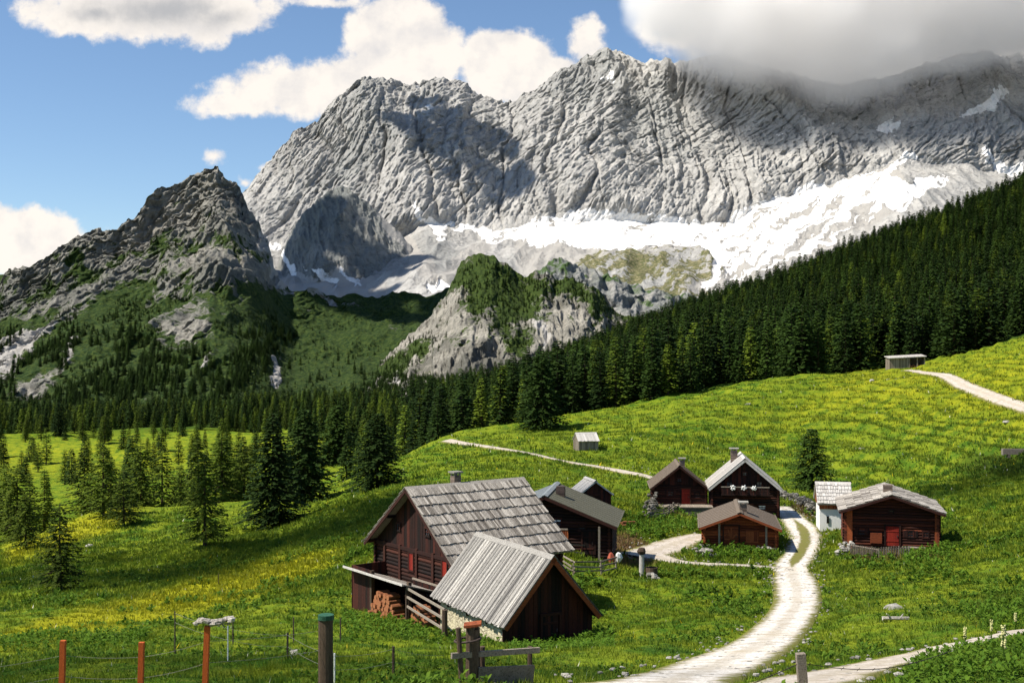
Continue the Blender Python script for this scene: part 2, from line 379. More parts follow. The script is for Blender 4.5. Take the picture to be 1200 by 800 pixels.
n.l.new(b.outputs[0], mx.inputs[1]); n.l.new(tr.outputs[0], mx.inputs[2]); n.l.new(mx.outputs[0], o_.inputs[0]); M['blade'] = m

def mountain_mat(name, rockA, rockB, green, scale=1.0, greenB=None, tilt=(1, 1, 1)):
    m, n, b, o_ = newmat(name); P = pos(n)
    z = n.attr('zone', 'Color'); sp = n.add('ShaderNodeSeparateColor'); n.l.new(z, sp.inputs[0])
    Pr = n.scalev(P, tilt)
    big = n.noise(Pr, 0.006*scale, 6, 0.65); mid = n.noise(Pr, 0.03*scale, 7, 0.68, 0.6); fine = n.noise(Pr, 0.12*scale, 5, 0.7)
    c = n.mix(n.ramp(big, 0.35, 0.65), rockA, rockB); c = n.mix(n.math('MULTIPLY', n.ramp(n.noise(Pr, 0.0024*scale, 4, .6), .50, .62), .55), c, tuple(x*y*.72 for x, y in zip(rockA, (.95, 1, 1.02))))
    c = n.mix(n.math('MULTIPLY', n.ramp(mid, 0.50, 0.30), 0.7), c, tuple(x*0.42 for x in rockA))
    c = n.mix(n.math('MULTIPLY', n.ramp(fine, 0.55, 0.7), 0.35), c, tuple(min(x*1.35, .7) for x in rockB))
    stn = n.noise(n.scalev(P, (1, 1, .16)), 0.045*scale, 4, .6); c = n.mix(n.math('MULTIPLY', n.ramp(stn, .56, .70), .45), c, tuple(x*.5 for x in rockA))
    wv = n.noise(n.scalev(P, (.35, .35, 1.6)), 0.10*scale, 3, .7, 1.0); c = n.mix(n.math('MULTIPLY', n.ramp(wv, .42, .34), .5), c, tuple(x*.45 for x in rockA))
    def msk(ch, a, lo, hi, nz): return n.ramp(n.math('ADD', ch, n.math('MULTIPLY', n.math('SUBTRACT', nz, 0.5), a)), lo, hi)
    cg = n.mix(n.ramp(fine, 0.4, 0.65), green, greenB or tuple(x*1.8 for x in green))
    c = n.mix(msk(sp.outputs[2], 0.9, 0.42, 0.58, mid), c, (0.37, 0.355, 0.33))     # scree
    c = n.mix(msk(sp.outputs[1], 1.5, 0.42, 0.60, mid), c, cg)
    snow = msk(sp.outputs[0], 1.1, 0.47, 0.53, mid)
    c = n.mix(snow, c, n.mix(n.math('MULTIPLY', n.ramp(fine, .45, .7), .6), (0.70, 0.69, 0.67), (0.44, 0.41, 0.37)))
    h = n.math('ADD', n.math('MULTIPLY', mid, 1.0), n.math('MULTIPLY', fine, 0.35))
    n.l.new(n.bump(n.math('MULTIPLY', h, n.math('SUBTRACT', 1.0, n.math('MULTIPLY', snow, 0.9))), 0.9, 16/scale), b.inputs['Normal'])
    n.l.new(c, b.inputs['Base Color']); b.inputs['Roughness'].default_value = 0.95; b.inputs['Specular IOR Level'].default_value = 0.1
    return m
M['massif'] = mountain_mat('limestone_cliff', (0.345, 0.338, 0.322), (0.465, 0.453, 0.428), (0.10, 0.11, 0.045), 1.0, (0.26, 0.23, 0.13), (1.3, 1, 0.7))
M['crag'] = mountain_mat('grey_crag_rock', (0.18, 0.19, 0.18), (0.25, 0.25, 0.235), (0.05, 0.08, 0.03), 1.3)
M['green_mtn'] = mountain_mat('rock_and_dwarf_pine', (0.16, 0.16, 0.14), (0.29, 0.275, 0.24), (0.018, 0.038, 0.010), 2.0, (0.056, 0.082, 0.017))
M['knoll'] = mountain_mat('knoll_rock', (0.13, 0.125, 0.105), (0.34, 0.32, 0.275), (0.022, 0.042, 0.010), 4.0, (0.06, 0.085, 0.015))

def wood(name, A, B, grain=(1, 1, 1), rough=.85, dark=0.4, bump=.4, gs=6, dim=False):
    m, n, b, o_ = newmat(name); P = n.scalev(objc(n), grain); t = n.attr('tint')
    g = n.noise(P, gs, 5, 0.7); h = n.noise(P, gs*4, 4, 0.7)
    if dim: t = n.math('POWER', t, 1.4)
    c = n.mix(n.math('ADD', n.math('MULTIPLY', t, 0.75), n.math('MULTIPLY', n.math('SUBTRACT', g, 0.5), 0.9), clamp=True), A, B)
    c = n.mix(n.math('MULTIPLY', n.ramp(h, 0.5, 0.35), dark*1.5, clamp=True), c, tuple(x*0.35 for x in A))
    n.l.new(c, b.inputs['Base Color']); b.inputs['Roughness'].default_value = rough
    n.l.new(n.bump(h, bump, 0.03), b.inputs['Normal']); return m
V_ = (9, 9, 0.7); XL = (0.7, 9, 9)
M['dark_plank'] = wood('dark_brown_planks', (0.007, 0.004, 0.0035), (0.085, 0.020, 0.011), (6, 6, .5), gs=3, dim=True)
M['dark_log'] = wood('dark_log_wall', (0.008, 0.004, 0.003), (0.085, 0.024, 0.013), (.6, .6, 6), gs=3, dim=True)
M['red_log'] = wood('red_brown_log_wall', (0.09, 0.018, 0.007), (0.40, 0.105, 0.032), (.6, .6, 6), gs=3)
M['mid_log'] = wood('dark_red_log_wall', (0.025, 0.008, 0.005), (0.20, 0.048, 0.020), (.6, .6, 6), gs=3, dim=True)
M['red_plank'] = wood('red_brown_planks', (0.12, 0.024, 0.010), (0.45, 0.13, 0.04), (6, 6, .5), gs=3)
M['shingle'] = wood('weathered_grey_shingles', (0.11, 0.095, 0.08), (0.62, 0.57, 0.50), (7, .6, .6), dark=.8, gs=5)
M['board_roof'] = wood('weathered_grey_boards', (0.10, 0.095, 0.09), (0.58, 0.55, 0.50), (7, .4, .4), dark=.9, gs=5)
M['pale_roof'] = wood('pale_weathered_roof', (0.38, 0.36, 0.33), (0.62, 0.59, 0.55), (4, .7, .7), dark=.4, gs=4)
M['brown_roof'] = wood('brown_tar_roof', (0.115, 0.090, 0.068), (0.17, 0.135, 0.10), (1, 1, 1), dark=.15, gs=3)
M['olive_roof'] = wood('olive_grey_roof', (0.085, 0.083, 0.058), (0.12, 0.115, 0.082), (1, 1, 1), dark=.1, gs=2)
M['slate_roof'] = wood('blue_grey_roof_sheet', (0.15, 0.17, 0.18), (0.20, 0.22, 0.235), (1, 1, 1), dark=.1, gs=2)
M['grey_wood'] = wood('grey_fence_wood', (0.13, 0.105, 0.08), (0.36, 0.31, 0.25), (1.5, 1.5, 1.5), gs=5)
M['post_wood'] = wood('dark_weathered_post', (0.045, 0.028, 0.018), (0.17, 0.12, 0.08), (7, 7, .6), gs=5, bump=.8)
M['orange_post'] = wood('orange_stained_post', (0.42, 0.075, 0.015), (0.62, 0.14, 0.03), (7, 7, .7), dark=.3, gs=5)
M['red_paint'] = wood('red_shutter_paint', (0.16, 0.012, 0.007), (0.33, 0.03, 0.014), (6, 6, .6), dark=.5)
M['firewood'] = wood('split_firewood', (0.16, 0.055, 0.025), (0.48, 0.20, 0.085), (2, 2, 2), dark=.5)
M['white_wall'] = wood('whitewashed_wall', (0.70, 0.70, 0.68), (0.82, 0.81, 0.78), (1, 1, 1), dark=.1)
M['stone'] = wood('lime_stone', (0.16, 0.15, 0.13), (0.46, 0.44, 0.39), (1, 1, 1), dark=.35, gs=5, bump=.8)
M['stone_dark'] = wood('mossy_rubble', (0.07, 0.065, 0.05), (0.34, 0.32, 0.28), (1, 1, 1), dark=.6, gs=5, bump=.8, dim=True)
M['brick'] = wood('sooty_chimney_stone', (0.10, 0.075, 0.06), (0.26, 0.20, 0.16), (1, 1, 1), dark=.5)
M['metal'] = wood('dull_zinc', (0.25, 0.25, 0.25), (0.4, 0.4, 0.4), (1, 1, 1), .5, dark=.2)
M['iron'] = wood('rusty_iron', (0.05, 0.035, 0.03), (0.10, 0.07, 0.06), (1, 1, 1), .7)
M['wire'] = wood('fence_wire', (0.18, 0.17, 0.14), (0.28, 0.26, 0.22), (1, 1, 1), .6)
M['green_cap'] = wood('green_tin_cap', (0.015, 0.06, 0.035), (0.03, 0.11, 0.06), (1, 1, 1), .6)
M['white'] = wood('white_petal_paint', (0.8, 0.8, 0.78), (0.85, 0.85, 0.83), (1, 1, 1))
M['flower'] = wood('pale_blossom', (0.40, 0.40, 0.12), (0.6, 0.58, 0.3))
M['hide'] = wood('reddish_cloth', (0.45, 0.10, 0.06), (0.5, 0.16, 0.09), (1, 1, 1))
m, n, b, o_ = newmat('window_glass'); b.inputs['Base Color'].default_value = (.05, .06, .07, 1); b.inputs['Roughness'].default_value = .08; b.inputs['Specular IOR Level'].default_value = .6; M['glass'] = m
m, n, b, o_ = newmat('dark_interior'); b.inputs['Base Color'].default_value = (.006, .005, .004, 1); M['dark'] = m
m, n, b, o_ = newmat('trough_water'); b.inputs['Base Color'].default_value = (.02, .035, .02, 1); b.inputs['Roughness'].default_value = .05; M['water'] = m
# masonry of the barn: cream rubble wall
m, n, b, o_ = newmat('cream_rubble_masonry'); P = objc(n); v = n.add('ShaderNodeTexVoronoi', feature='DISTANCE_TO_EDGE'); v.inputs['Scale'].default_value = 3.6
n.l.new(n.scalev(n.vmath('ADD', P, n.vmath('SCALE', n.noise(P, 3, 3, .6, out=1), .15)), (1, 1, 1.7)), v.inputs['Vector'])
v2 = n.add('ShaderNodeTexVoronoi'); v2.inputs['Scale'].default_value = 3.6; n.l.new(v.inputs['Vector'].links[0].from_socket, v2.inputs['Vector'])
e = n.ramp(v.outputs[0], 0.02, 0.10); cs = n.mix(n.math('MULTIPLY', n.noise(v2.outputs['Position'], 7, 1), 1.0), (0.30, 0.26, 0.17), (0.72, 0.66, 0.48))
c = n.mix(e, (0.26, 0.22, 0.14), cs); n.l.new(n.mix(n.ramp(n.noise(P, 1.2, 4, .6), .5, .7), c, (0.62, 0.56, 0.38)), b.inputs['Base Color'])
n.l.new(n.bump(n.math('ADD', e, n.noise(P, 12, 3)), .7, .05), b.inputs['Normal']); M['masonry'] = m
# gravel
def gravel(name, A, B, strip):
    m, n, b, o_ = newmat(name); P = pos(n); u = n.attr('u'); g = n.noise(P, 9, 4, .7); q = n.noise(P, 1.2, 5, .65); lo = n.noise(P, .25, 3, .6)
    c = n.mix(n.ramp(g, .35, .65), A, B); c = n.mix(n.math('MULTIPLY', n.ramp(q, .50, .60), .6), c, (0.30, 0.25, 0.18)); rut = n.math('ABSOLUTE', n.math('SUBTRACT', u, .45)); c = n.mix(n.math('MULTIPLY', n.ramp(n.math('ADD', rut, n.math('MULTIPLY', n.math('SUBTRACT', q, .5), .5)), .12, .32), .45), c, (0.33, 0.285, 0.21)); c = n.mix(n.math('MULTIPLY', n.ramp(lo, .5, .7), .35), c, (0.45, 0.38, 0.27))
    sp_ = n.noise(P, 20, 2, .5); c = n.mix(n.math('MULTIPLY', n.ramp(sp_, .62, .7), .6), c, (0.25, 0.22, 0.18))
    e = n.math('ADD', u, n.math('MULTIPLY', n.math('SUBTRACT', q, .5), .9)); f2 = n.noise(P, 3, 3)
    grs = n.mix(f2, (0.16, 0.12, 0.05), (0.12, 0.15, 0.015))
    c = n.mix(n.ramp(e, .70, .98), c, grs)
    if strip:
        s_ = n.math('SUBTRACT', n.attr('strip'), n.math('ADD', n.math('MULTIPLY', u, 2.4), n.math('MULTIPLY', n.math('SUBTRACT', q, .5), 1.6)))
        c = n.mix(n.ramp(s_, .1, .5), c, grs)
    n.l.new(c, b.inputs['Base Color']); n.l.new(n.bump(n.math('ADD', g, n.math('MULTIPLY', q, 2)), .6, .06), b.inputs['Normal']); b.inputs['Roughness'].default_value = 1; return m
M['gravel'] = gravel('white_limestone_gravel', (0.42, 0.39, 0.345), (0.74, 0.71, 0.66), True)
M['gravel2'] = gravel('pale_gravel', (0.34, 0.295, 0.25), (0.56, 0.51, 0.44), False)

def foliage(name, A, B, trans=0.25):
    m, n, b, o_ = newmat(name); t = n.attr('tint'); oi = n.add('ShaderNodeObjectInfo').outputs['Random']
    c = n.mix(t, A, B); c = n.mix(n.ramp(oi, .80, .97, 0, .55), c, tuple(x*1.9 for x in B)); c = n.mix(n.ramp(oi, .30, .05, 0, .6), c, A); c = n.mix(n.math('MULTIPLY', oi, .35), c, tuple(x*y for x, y in zip(B, (.95, 1.25, .9))))
    tr = n.add('ShaderNodeBsdfTranslucent'); n.l.new(c, tr.inputs[0]); mx = n.add('ShaderNodeMixShader'); mx.inputs[0].default_value = trans
    n.l.new(c, b.inputs['Base Color']); b.inputs['Roughness'].default_value = .8; b.inputs['Specular IOR Level'].default_value = .1
    n.l.new(b.outputs[0], mx.inputs[1]); n.l.new(tr.outputs[0], mx.inputs[2]); n.l.new(mx.outputs[0], o_.inputs[0]); return m
M['spruce'] = foliage('spruce_needles', (0.008, 0.022, 0.005), (0.042, 0.070, 0.012))
M['larch'] = foliage('larch_needles', (0.030, 0.052, 0.007), (0.125, 0.160, 0.018), .35)
M['weed'] = foliage('broad_leaves', (0.035, 0.085, 0.010), (0.12, 0.19, 0.018), .35)
M['bark'] = wood('conifer_bark', (0.035, 0.025, 0.018), (0.11, 0.08, 0.06), (5, 5, .6))

# ------------------------------------------------------------------ ground: one sheet from under the camera to the foot of the mountains
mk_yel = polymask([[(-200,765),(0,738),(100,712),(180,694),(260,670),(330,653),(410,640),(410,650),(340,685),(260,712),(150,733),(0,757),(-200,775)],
                   [(0,640),(110,600),(200,585),(120,625),(0,665)]], 5)  # yellow of flowers and of sunlit strips, put into the meadow colour
mk_yel2 = polymask([[(-200,510),(180,500),(430,500),(430,545),(200,560),(-200,590)], [(980,400),(1400,380),(1400,560),(1150,520),(1000,500),(880,540),(820,520),(930,470)], [(640,470),(900,440),(860,470),(640,520)]], 14)  # painted sunlight on the left valley, yellow-brown tint on the right hill
mk_dirt = polymask([[(690,632),(735,620),(770,640),(768,668),(720,664),(690,650)], [(925,585),(960,588),(975,605),(950,612),(930,600)], [(990,642),(1100,640),(1110,655),(1000,660)], [(780,592),(830,590),(830,604),(780,606)],
                    [(640,528),(700,538),(760,552),(700,540),(640,533)]], 2)
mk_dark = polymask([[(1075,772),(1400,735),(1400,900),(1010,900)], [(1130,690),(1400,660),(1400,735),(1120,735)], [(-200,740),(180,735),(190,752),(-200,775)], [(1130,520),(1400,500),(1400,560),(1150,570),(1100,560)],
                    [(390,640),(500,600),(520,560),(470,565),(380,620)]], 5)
def project(X, Y, Z): Yc = np.maximum(Y, 1.0); return 600+F*X/Yc, HZ-F*Z/Yc
def zone_of(X, Y, Z, td):
    px, py = project(X, Y, Z)
    near = (Y > 16)
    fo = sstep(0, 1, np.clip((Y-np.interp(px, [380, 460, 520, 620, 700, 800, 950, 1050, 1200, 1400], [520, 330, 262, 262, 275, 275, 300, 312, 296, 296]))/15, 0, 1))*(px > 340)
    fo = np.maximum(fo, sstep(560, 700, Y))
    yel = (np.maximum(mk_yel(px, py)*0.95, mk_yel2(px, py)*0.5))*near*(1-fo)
    drt = np.maximum(mk_dirt(px, py)*0.8, 0.62*(1-sstep(-0.3, 0.45, td)))*near
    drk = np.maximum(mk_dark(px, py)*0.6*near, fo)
    return np.stack([yel, drt, drk, np.ones_like(yel)], -1)
NC, NR = 860, 820
sc = np.linspace(-0.80, 0.86, NC); rc = np.exp(np.linspace(math.log(28), math.log(1480), NR))-40
gX = (sc[None, :]*(rc[:, None]+40)); gY = np.broadcast_to(rc[:, None], gX.shape).copy()
td = tdist(gX, gY); gZ = gz(gX.ravel(), gY.ravel(), td.ravel()).reshape(gX.shape)
# the sheet's last rows run on to the horizon
gY[-1] = 16000; gX[-1] = gX[-2]*9; gZ[-1] = -60
def gridfaces(r, c):
    i = np.arange(r*c).reshape(r, c); return np.stack([i[:-1, :-1], i[:-1, 1:], i[1:, 1:], i[1:, :-1]], -1).reshape(-1, 4)
V = np.stack([gX, gY, gZ], -1).reshape(-1, 3)
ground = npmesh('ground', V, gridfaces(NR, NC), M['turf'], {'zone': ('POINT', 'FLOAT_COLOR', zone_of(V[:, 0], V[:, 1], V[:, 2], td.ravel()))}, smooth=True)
tag(ground, 'hilly green alpine meadow falling from the fence into the valley', 'meadow', kind='structure')

# ------------------------------------------------------------------ tracks draped on the ground
rlab = ['broad white gravel road winding between the huts', 'narrow gravel path leaving the foot of the road towards the lower right corner', 'narrow gravel path running from the road past the wooden fountain',
        'pale gravel yard in front of the low red-brown cabin', 'gravel path crossing the slope behind the olive roofed house', 'gravel road curving over the hill crest beside the open woodshed']
for k, (nm, T, s_) in enumerate(TRACKS):
    uu = np.array([-1.22, -1.0, -.75, -.5, -.25, 0, .25, .5, .75, 1.0, 1.22]); d = np.gradient(T[:, :2], axis=0); d /= np.linalg.norm(d, axis=1)[:, None]+1e-9
    nx, ny = d[:, 1], -d[:, 0]; hw = T[:, 2]/2
    X = T[:, 0, None]+nx[:, None]*hw[:, None]*uu; Y = T[:, 1, None]+ny[:, None]*hw[:, None]*uu
    X = X+0.0; Z = gz(X.ravel(), Y.ravel(), np.full(X.size, -1.0)).reshape(X.shape)+0.10+0.035+0.004*k+np.where(np.abs(uu) > 1.1, -0.22, 0)[None, :]+(1-np.abs(uu))*0.02
    U = np.broadcast_to(np.abs(uu), X.shape); py_ = project(X, Y, Z)[1]
    st = (sstep(600, 622, py_)*(1-sstep(655, 668, py_))*1.1) if s_ else np.zeros_like(X)
    o = npmesh(nm, np.stack([X, Y, Z], -1).reshape(-1, 3), gridfaces(*X.shape)[:, ::-1], M['gravel'] if k in (0,) else M['gravel2'], {'u': ('POINT', 'FLOAT', U.ravel()), 'strip': ('POINT', 'FLOAT', st.ravel())}, smooth=True)
    tag(o, rlab[k], 'path', kind='structure')

# ------------------------------------------------------------------ mountains: real surfaces with a front, a crest and a back
snow_m = polymask([[(478,236),(500,250),(520,262),(560,266),(600,262),(650,250),(720,248),(760,248),(800,255),(850,262),(880,240),(930,222),(1000,208),(1030,195),(1068,175),(1074,183),(1040,205),(1060,217),(1110,203),(1118,210),(1060,245),(1010,262),(965,285),(900,318),(850,330),(825,345),(800,368),(770,378),(752,374),(790,355),(818,338),(838,312),(800,300),(740,303),(690,290),(640,288),(600,282),(572,293),(560,275),(530,270),(520,285),(505,270),(488,255)],
    [(1108,141),(1140,125),(1165,101),(1184,110),(1160,130),(1120,144)], [(1140,178),(1150,176),(1175,190),(1215,194),(1215,214),(1165,208)], [(1025,148),(1054,138),(1050,160),(1035,156)], [(963,144),(982,136),(972,150)], [(902,163),(918,150),(912,166)],
    [(481,99),(502,102),(490,113)], [(494,126),(510,119),(504,133)], [(705,86),(722,88),(720,98),(707,96)], [(310,276),(327,290),(346,315),(352,333),(330,312),(312,287)], [(360,312),(372,312),(398,335),(385,340)], [(487,341),(520,328),(528,342),(500,350)], [(392,312),(400,314),(430,338),(418,340)]], 1)
scree_m = polymask([[(325,322),(350,325),(400,312),(440,338),(465,346),(460,356),(330,350)], [(820,262),(900,270),(1000,230),(1060,225),(980,275),(900,320),(850,335),(800,350),(760,350),(830,320)], [(430,232),(445,240),(500,300),(520,335),(500,330),(470,285)], [(530,300),(575,285),(560,330),(525,335)], [(600,280),(700,290),(720,305),(620,318)], [(640,252),(1050,180),(1060,240),(900,300),(640,295)]], 3)
green_m = polymask([[(700,292),(770,300),(850,302),(860,318),(820,345),(760,362),(690,335),(660,315)], [(870,330),(930,300),(960,285),(900,345),(860,350)]], 4)
def interp(pts, x): p = np.array(pts, float); return np.interp(x, p[:, 0], p[:, 1])
def sheet(name, mat, skyl, Yc, base, prof, cols, rows, disp, zone, label, pmin, pmax, back=0.35, crest_jag=0.0, depth=None):
    """skyl: skyline (px, py) at distance Yc; base: (py, Y) of the buried foot; prof: (height fraction, depth fraction)"""
    px = np.linspace(pmin, pmax, cols); pc = interp(skyl, px)
    Xc = (px-600)/F*Yc
    zc = (HZ-pc)/F*Yc; zb = (HZ-base[0])/F*base[1]
    if crest_jag: zc = zc+crest_jag*(ridged(Xc/(crest_jag*9), Xc*0+3.3, o=4)-0.9)
    nb = max(8, rows//10); t = np.concatenate([np.linspace(0, 1, rows), 1+np.linspace(0, 1, nb+1)[1:]])
    T, XX = np.meshgrid(t, px, indexing='ij'); fr = np.minimum(T, 1); zc_ = np.broadcast_to(zc, T.shape)
    Z = zb+(zc_-zb)*fr
    yf = np.interp(fr, [p[0] for p in prof], [p[1] for p in prof]) if depth is None else depth(XX, HZ-(HZ-0)*0+0*Z, Z, zc_)
    Yd = base[1]+(Yc-base[1])*yf if depth is None else yf
    bk = np.clip(T-1, 0, 1); Yd = Yd+bk*back*Yc; Z = Z-(zc_-zb)*bk**1.2
    Xw = (XX-600)/F*Yd
    px0, py0 = project(Xw, Yd, Z); q_ = Yc/3000.0; zn = zone(px0+9*fbm(px0/26, py0/26, o=4, gain=.6), py0+7*fbm(px0/24+40, py0/20, o=4, gain=.6), Xw, Yd, Z)
    e = sstep(0, 0.04, T)
    dY, dZ = disp(Xw, Yd, Z, zn, px0, py0); Yd = Yd-dY*e; Z = Z+dZ*e*(1-bk)
    zn = np.stack(list(zn)+[np.ones_like(Z)], -1)
    V = np.stack([Xw, Yd, Z], -1).reshape(-1, 3)
    o = npmesh(name, V, gridfaces(*T.shape), mat, {'zone': ('POINT', 'FLOAT_COLOR', zn.reshape(-1, 4))}, smooth=True)
    tag(o, label, 'mountain', kind='structure'); return V.reshape(*T.shape, 3)

SKY = [(150,420),(250,330),(270,262),(285,235),(300,215),(320,193),(332,178),(350,157),(375,145),(385,132),(400,120),(415,108),(430,94),(450,96),(480,98),(505,93),(520,90),(545,94),(560,107),(575,115),(590,122),(605,119),(620,110),(640,101),(655,90),(665,84),(685,72),(700,64),(712,57),(722,60),(735,70),(750,79),(790,77),(840,71),(880,80),(940,88),(1000,95),(1060,84),(1100,74),(1150,66),(1250,55),(1450,40)]
wallbase = [(150,330),(300,285),(340,300),(430,300),(500,262),(560,268),(640,262),(720,258),(800,262),(860,262),(890,240),(950,222),(1010,205),(1060,185),(1110,195),(1150,200),(1250,215),(1450,230)]
def dep_massif(px, _, Z, zc):
    # wall from the crest (3800 m) down to its foot, then the apron of snow and scree falling towards the valley
    wb = interp(wallbase, px); zw = (HZ-wb)/F*3150; t = np.clip((Z-zw)/np.maximum(zc-zw, 1), 0, 1)
    a = np.clip((Z+60)/(zw+60), 0, 1)
    return np.where(Z >= zw, 3150+650*(t**1.15), 1500+1650*a**0.85)
def disp_massif(X, Y, Z, zn, px, py):
    wb = interp(wallbase, px); wall = sstep(-12, 25, wb-py); s = zn[0]
    an = .98+.22*pn(X/700, Z/500+3); A = X*np.cos(an)+Z*np.sin(an); B = -X*np.sin(an)+Z*np.cos(an)
    wx = 60*fbm(X/300, Z/300, o=3); X2 = X+wx
    d = 130*(ridged(X2/560, Z/1500+2, Y/900, o=2)-0.8)+30*(ridged(X2/150, Z/800+5, o=3, gain=.5)-.9)
    A2 = A+25*fbm(X/200, Z/200, o=2); B2 = B+12*fbm(X/150+7, Z/150, o=2); md = .45+.55*sstep(-.4, .5, pn(X/330, Z/260+9))
    sa = sstep(-.25, .45, pn(X/420+5, Z/330))      # how strongly the strata show here
    def crk(a_, b_, w_=.07): v_ = pn(a_, b_); return -np.exp(-(v_/w_)**2)
    d = d+20*crk(X2/130+3, Z/600, .05)+9*crk(A2/300, B2/60+9, .07)+6*crk(X2/55, Z/260+4, .07)+6*crk(A2/90, B2/22, .11)*sa+4*crk(A2/45+5, B2/12, .13)*sa
    d = d+(1-sa)*(9*(ridged(X2/34, Z/190, o=3, gain=.6)-.9)+7*crk(X2/30+2, Z/120, .12)+6*crk(X/60, Z/26, .10))
    fc = pn(np.floor((X2+.3*Z)/58)*1.7, np.floor((Z-.2*X2)/90)*1.3+2); d = d+7*fc+26*pn(X2/230+9, Z/260)
    st_ = (B2/34+.35*pn(X/90, Z/90)) % 1.0; d = d+8*md*(st_-.5)*sstep(1, .86, st_)
    d = d+6*md*(ridged(A2/150, B2/24, o=3, gain=.6)-.9)+(2.2+4.0*sa)*(ridged(A2/42, B2/11, o=3, gain=.7)-.9)+3.5*fbm(X/11, Z/11, o=2)+7*(ridged(X2/60, Z/240, o=2)-.9)
    ap = 22*fbm(X/260, Y/400, o=4)+9*(ridged(X/70, Y/300, o=3)-.9)
    return d*wall+ap*(1-wall)*.4, (5*(ridged(A/70, B/18+3, o=3, gain=.6)-.9)+2*pn(X/12, Z/12))*wall+ap*(1-wall)*(1-.7*s)
def zn_massif(px, py, X, Y, Z):
    wall = sstep(-8, 10, interp(wallbase, px)-py)
    band = sstep(0.35, 1.0, pn(X/120, Z/60))*0.5
    dd = (-.85*px+.53*py); pp = (.53*px+.85*py); stk = fbm(pp/9, dd/75, o=3, gain=.65)+.35*fbm(pp/3.5+5, dd/30, o=2)
    stz = .42+.58*np.clip(sstep(262, 300, py)*sstep(800, 860, px)+sstep(900, 980, px)*sstep(225, 250, py)+sstep(292, 300, py), 0, 1)
    isl = sstep(.42, .62, pn(px/16, py/7))*.8*sstep(560, 700, px)
    return [np.clip(snow_m(px, py)-1.25*stz*np.clip(stk+.26, 0, 1)-isl*(py > 215), 0, 1), np.clip(green_m(px, py)*.58+.35*green_m(px, py)*stk, 0, 1), np.clip(scree_m(px, py)*(1-wall)+(1-wall)*.25, 0, 1)]
VM = sheet('mountain', M['massif'], SKY, 3800, (460, 1500), None, 1500, 720, disp_massif, zn_massif, 'huge pale limestone massif with a snow apron under its wall', 150, 1450, depth=dep_massif, crest_jag=8)

def disp_crag(X, Y, Z, zn, px, py):
    f = 1-0.85*zn[2]
    return (45*(ridged(X/210, Z/520, o=2)-.9)+10*(ridged(X/50, Z/260, o=3, gain=.6)-.9)+6*(ridged((X+.5*Z)/16, (Z-.5*X)/70, o=3, gain=.7)-.9))*f, 5*(ridged(X/30, Z/40, o=3)-.9)*f
CR = [(285,400),(300,345),(322,312),(333,285),(342,268),(355,250),(375,235),(400,219),(412,224),(432,236),(450,256),(475,281),(500,306),(520,331),(535,352),(560,400)]
crag_scree = polymask([[(320,322),(345,318),(375,330),(400,310),(425,335),(465,345),(470,375),(310,375)], [(425,228),(440,238),(505,305),(545,360),(530,360),(470,292)]], 2)
sheet('mountain', M['crag'], CR, 2900, (375, 2350), [(0, 0), (.25, .5), (1, 1)], 360, 260, disp_crag, lambda px, py, X, Y, Z: [snow_m(px, py)*.95, 0.25*sstep(.3, .9, pn(X/90, Z/50)), crag_scree(px, py)], 'dark grey pointed crag standing before the pale limestone wall', 285, 560, crest_jag=9)

RB = [(570,380),(590,345),(625,320),(650,305),(680,310),(710,324),(745,338),(790,347),(830,351),(870,375)]
sheet('hill', M['crag'], RB, 2050, (420, 1650), [(0, 0), (1, 1)], 300, 120, lambda X, Y, Z, zn, px, py: (24*(ridged(X/60, Z/50, o=4, gain=.6)-.9), 9*(ridged(X/28, Z/24, o=3)-.9)),
      lambda px, py, X, Y, Z: [0*px, 0.30+0.3*pn(X/50, Z/18)+.25*sstep(12, 0, py-interp(RB, px)), 0.45+0*px], 'low light rock ridge peeping out behind the dark knoll', 570, 870, crest_jag=5)

LM = [(-300,420),(-150,380),(0,346),(12,334),(26,323),(50,309),(74,294),(95,282),(116,277),(122,272),(144,266),(158,260),(171,257),(180,243),(188,231),(205,224),(218,218),(228,216),(240,205),(256,199),(271,211),(280,228),(289,244),(298,256),(306,272),(315,290),(324,312),(333,328),(345,341),(400,348),(460,345),(530,343),(600,362),(700,420)]
lm_rock = polymask([[(-300,300),(12,300),(60,270),(170,230),(256,180),(300,220),(325,300),(345,335),(335,345),(300,352),(262,345),(235,368),(200,352),(165,338),(130,352),(100,372),(70,372),(40,388),(-300,400)],
    [(170,400),(215,360),(260,385),(265,415),(235,400),(200,412)], [(10,440),(60,425),(75,440),(50,465),(15,470)], [(235,430),(265,400),(278,400),(262,435)]], 5)
lm_scree = polymask([[(-300,520),(0,418),(30,390),(76,373),(66,392),(24,420),(0,446),(-300,560)], [(319,419),(330,416),(327,452),(321,452)], [(300,262),(312,278),(345,325),(400,350),(430,362),(380,352),(330,340),(322,325)], [(78,425),(100,395),(106,396),(88,425)], [(232,430),(250,420),(252,424),(238,434)]], 1)
lm_light = polymask([[(335,395),(390,385),(450,385),(470,420),(460,500),(340,500),(330,440)], [(20,470),(70,455),(100,470),(40,490)]], 8)
def disp_lm(X, Y, Z, zn, px, py):
    rk = 1-.7*zn[1]; hi = sstep(470, 330, py)
    return 70*(ridged(X/230, Y/420, Z/500, o=3)-.9)*hi+9*(ridged(X/80, Z/95, o=3, gain=.6)-.9)*rk+7*(ridged((X+.6*Z)/26, (Z-.6*X)/9, o=4, gain=.68)-.9)*rk+3*fbm(X/7, Z/7, o=2), 6*(ridged(X/26, Z/22, Y/60, o=4, gain=.6)-.9)*rk+12*fbm(X/80, Y/80, o=3)*hi
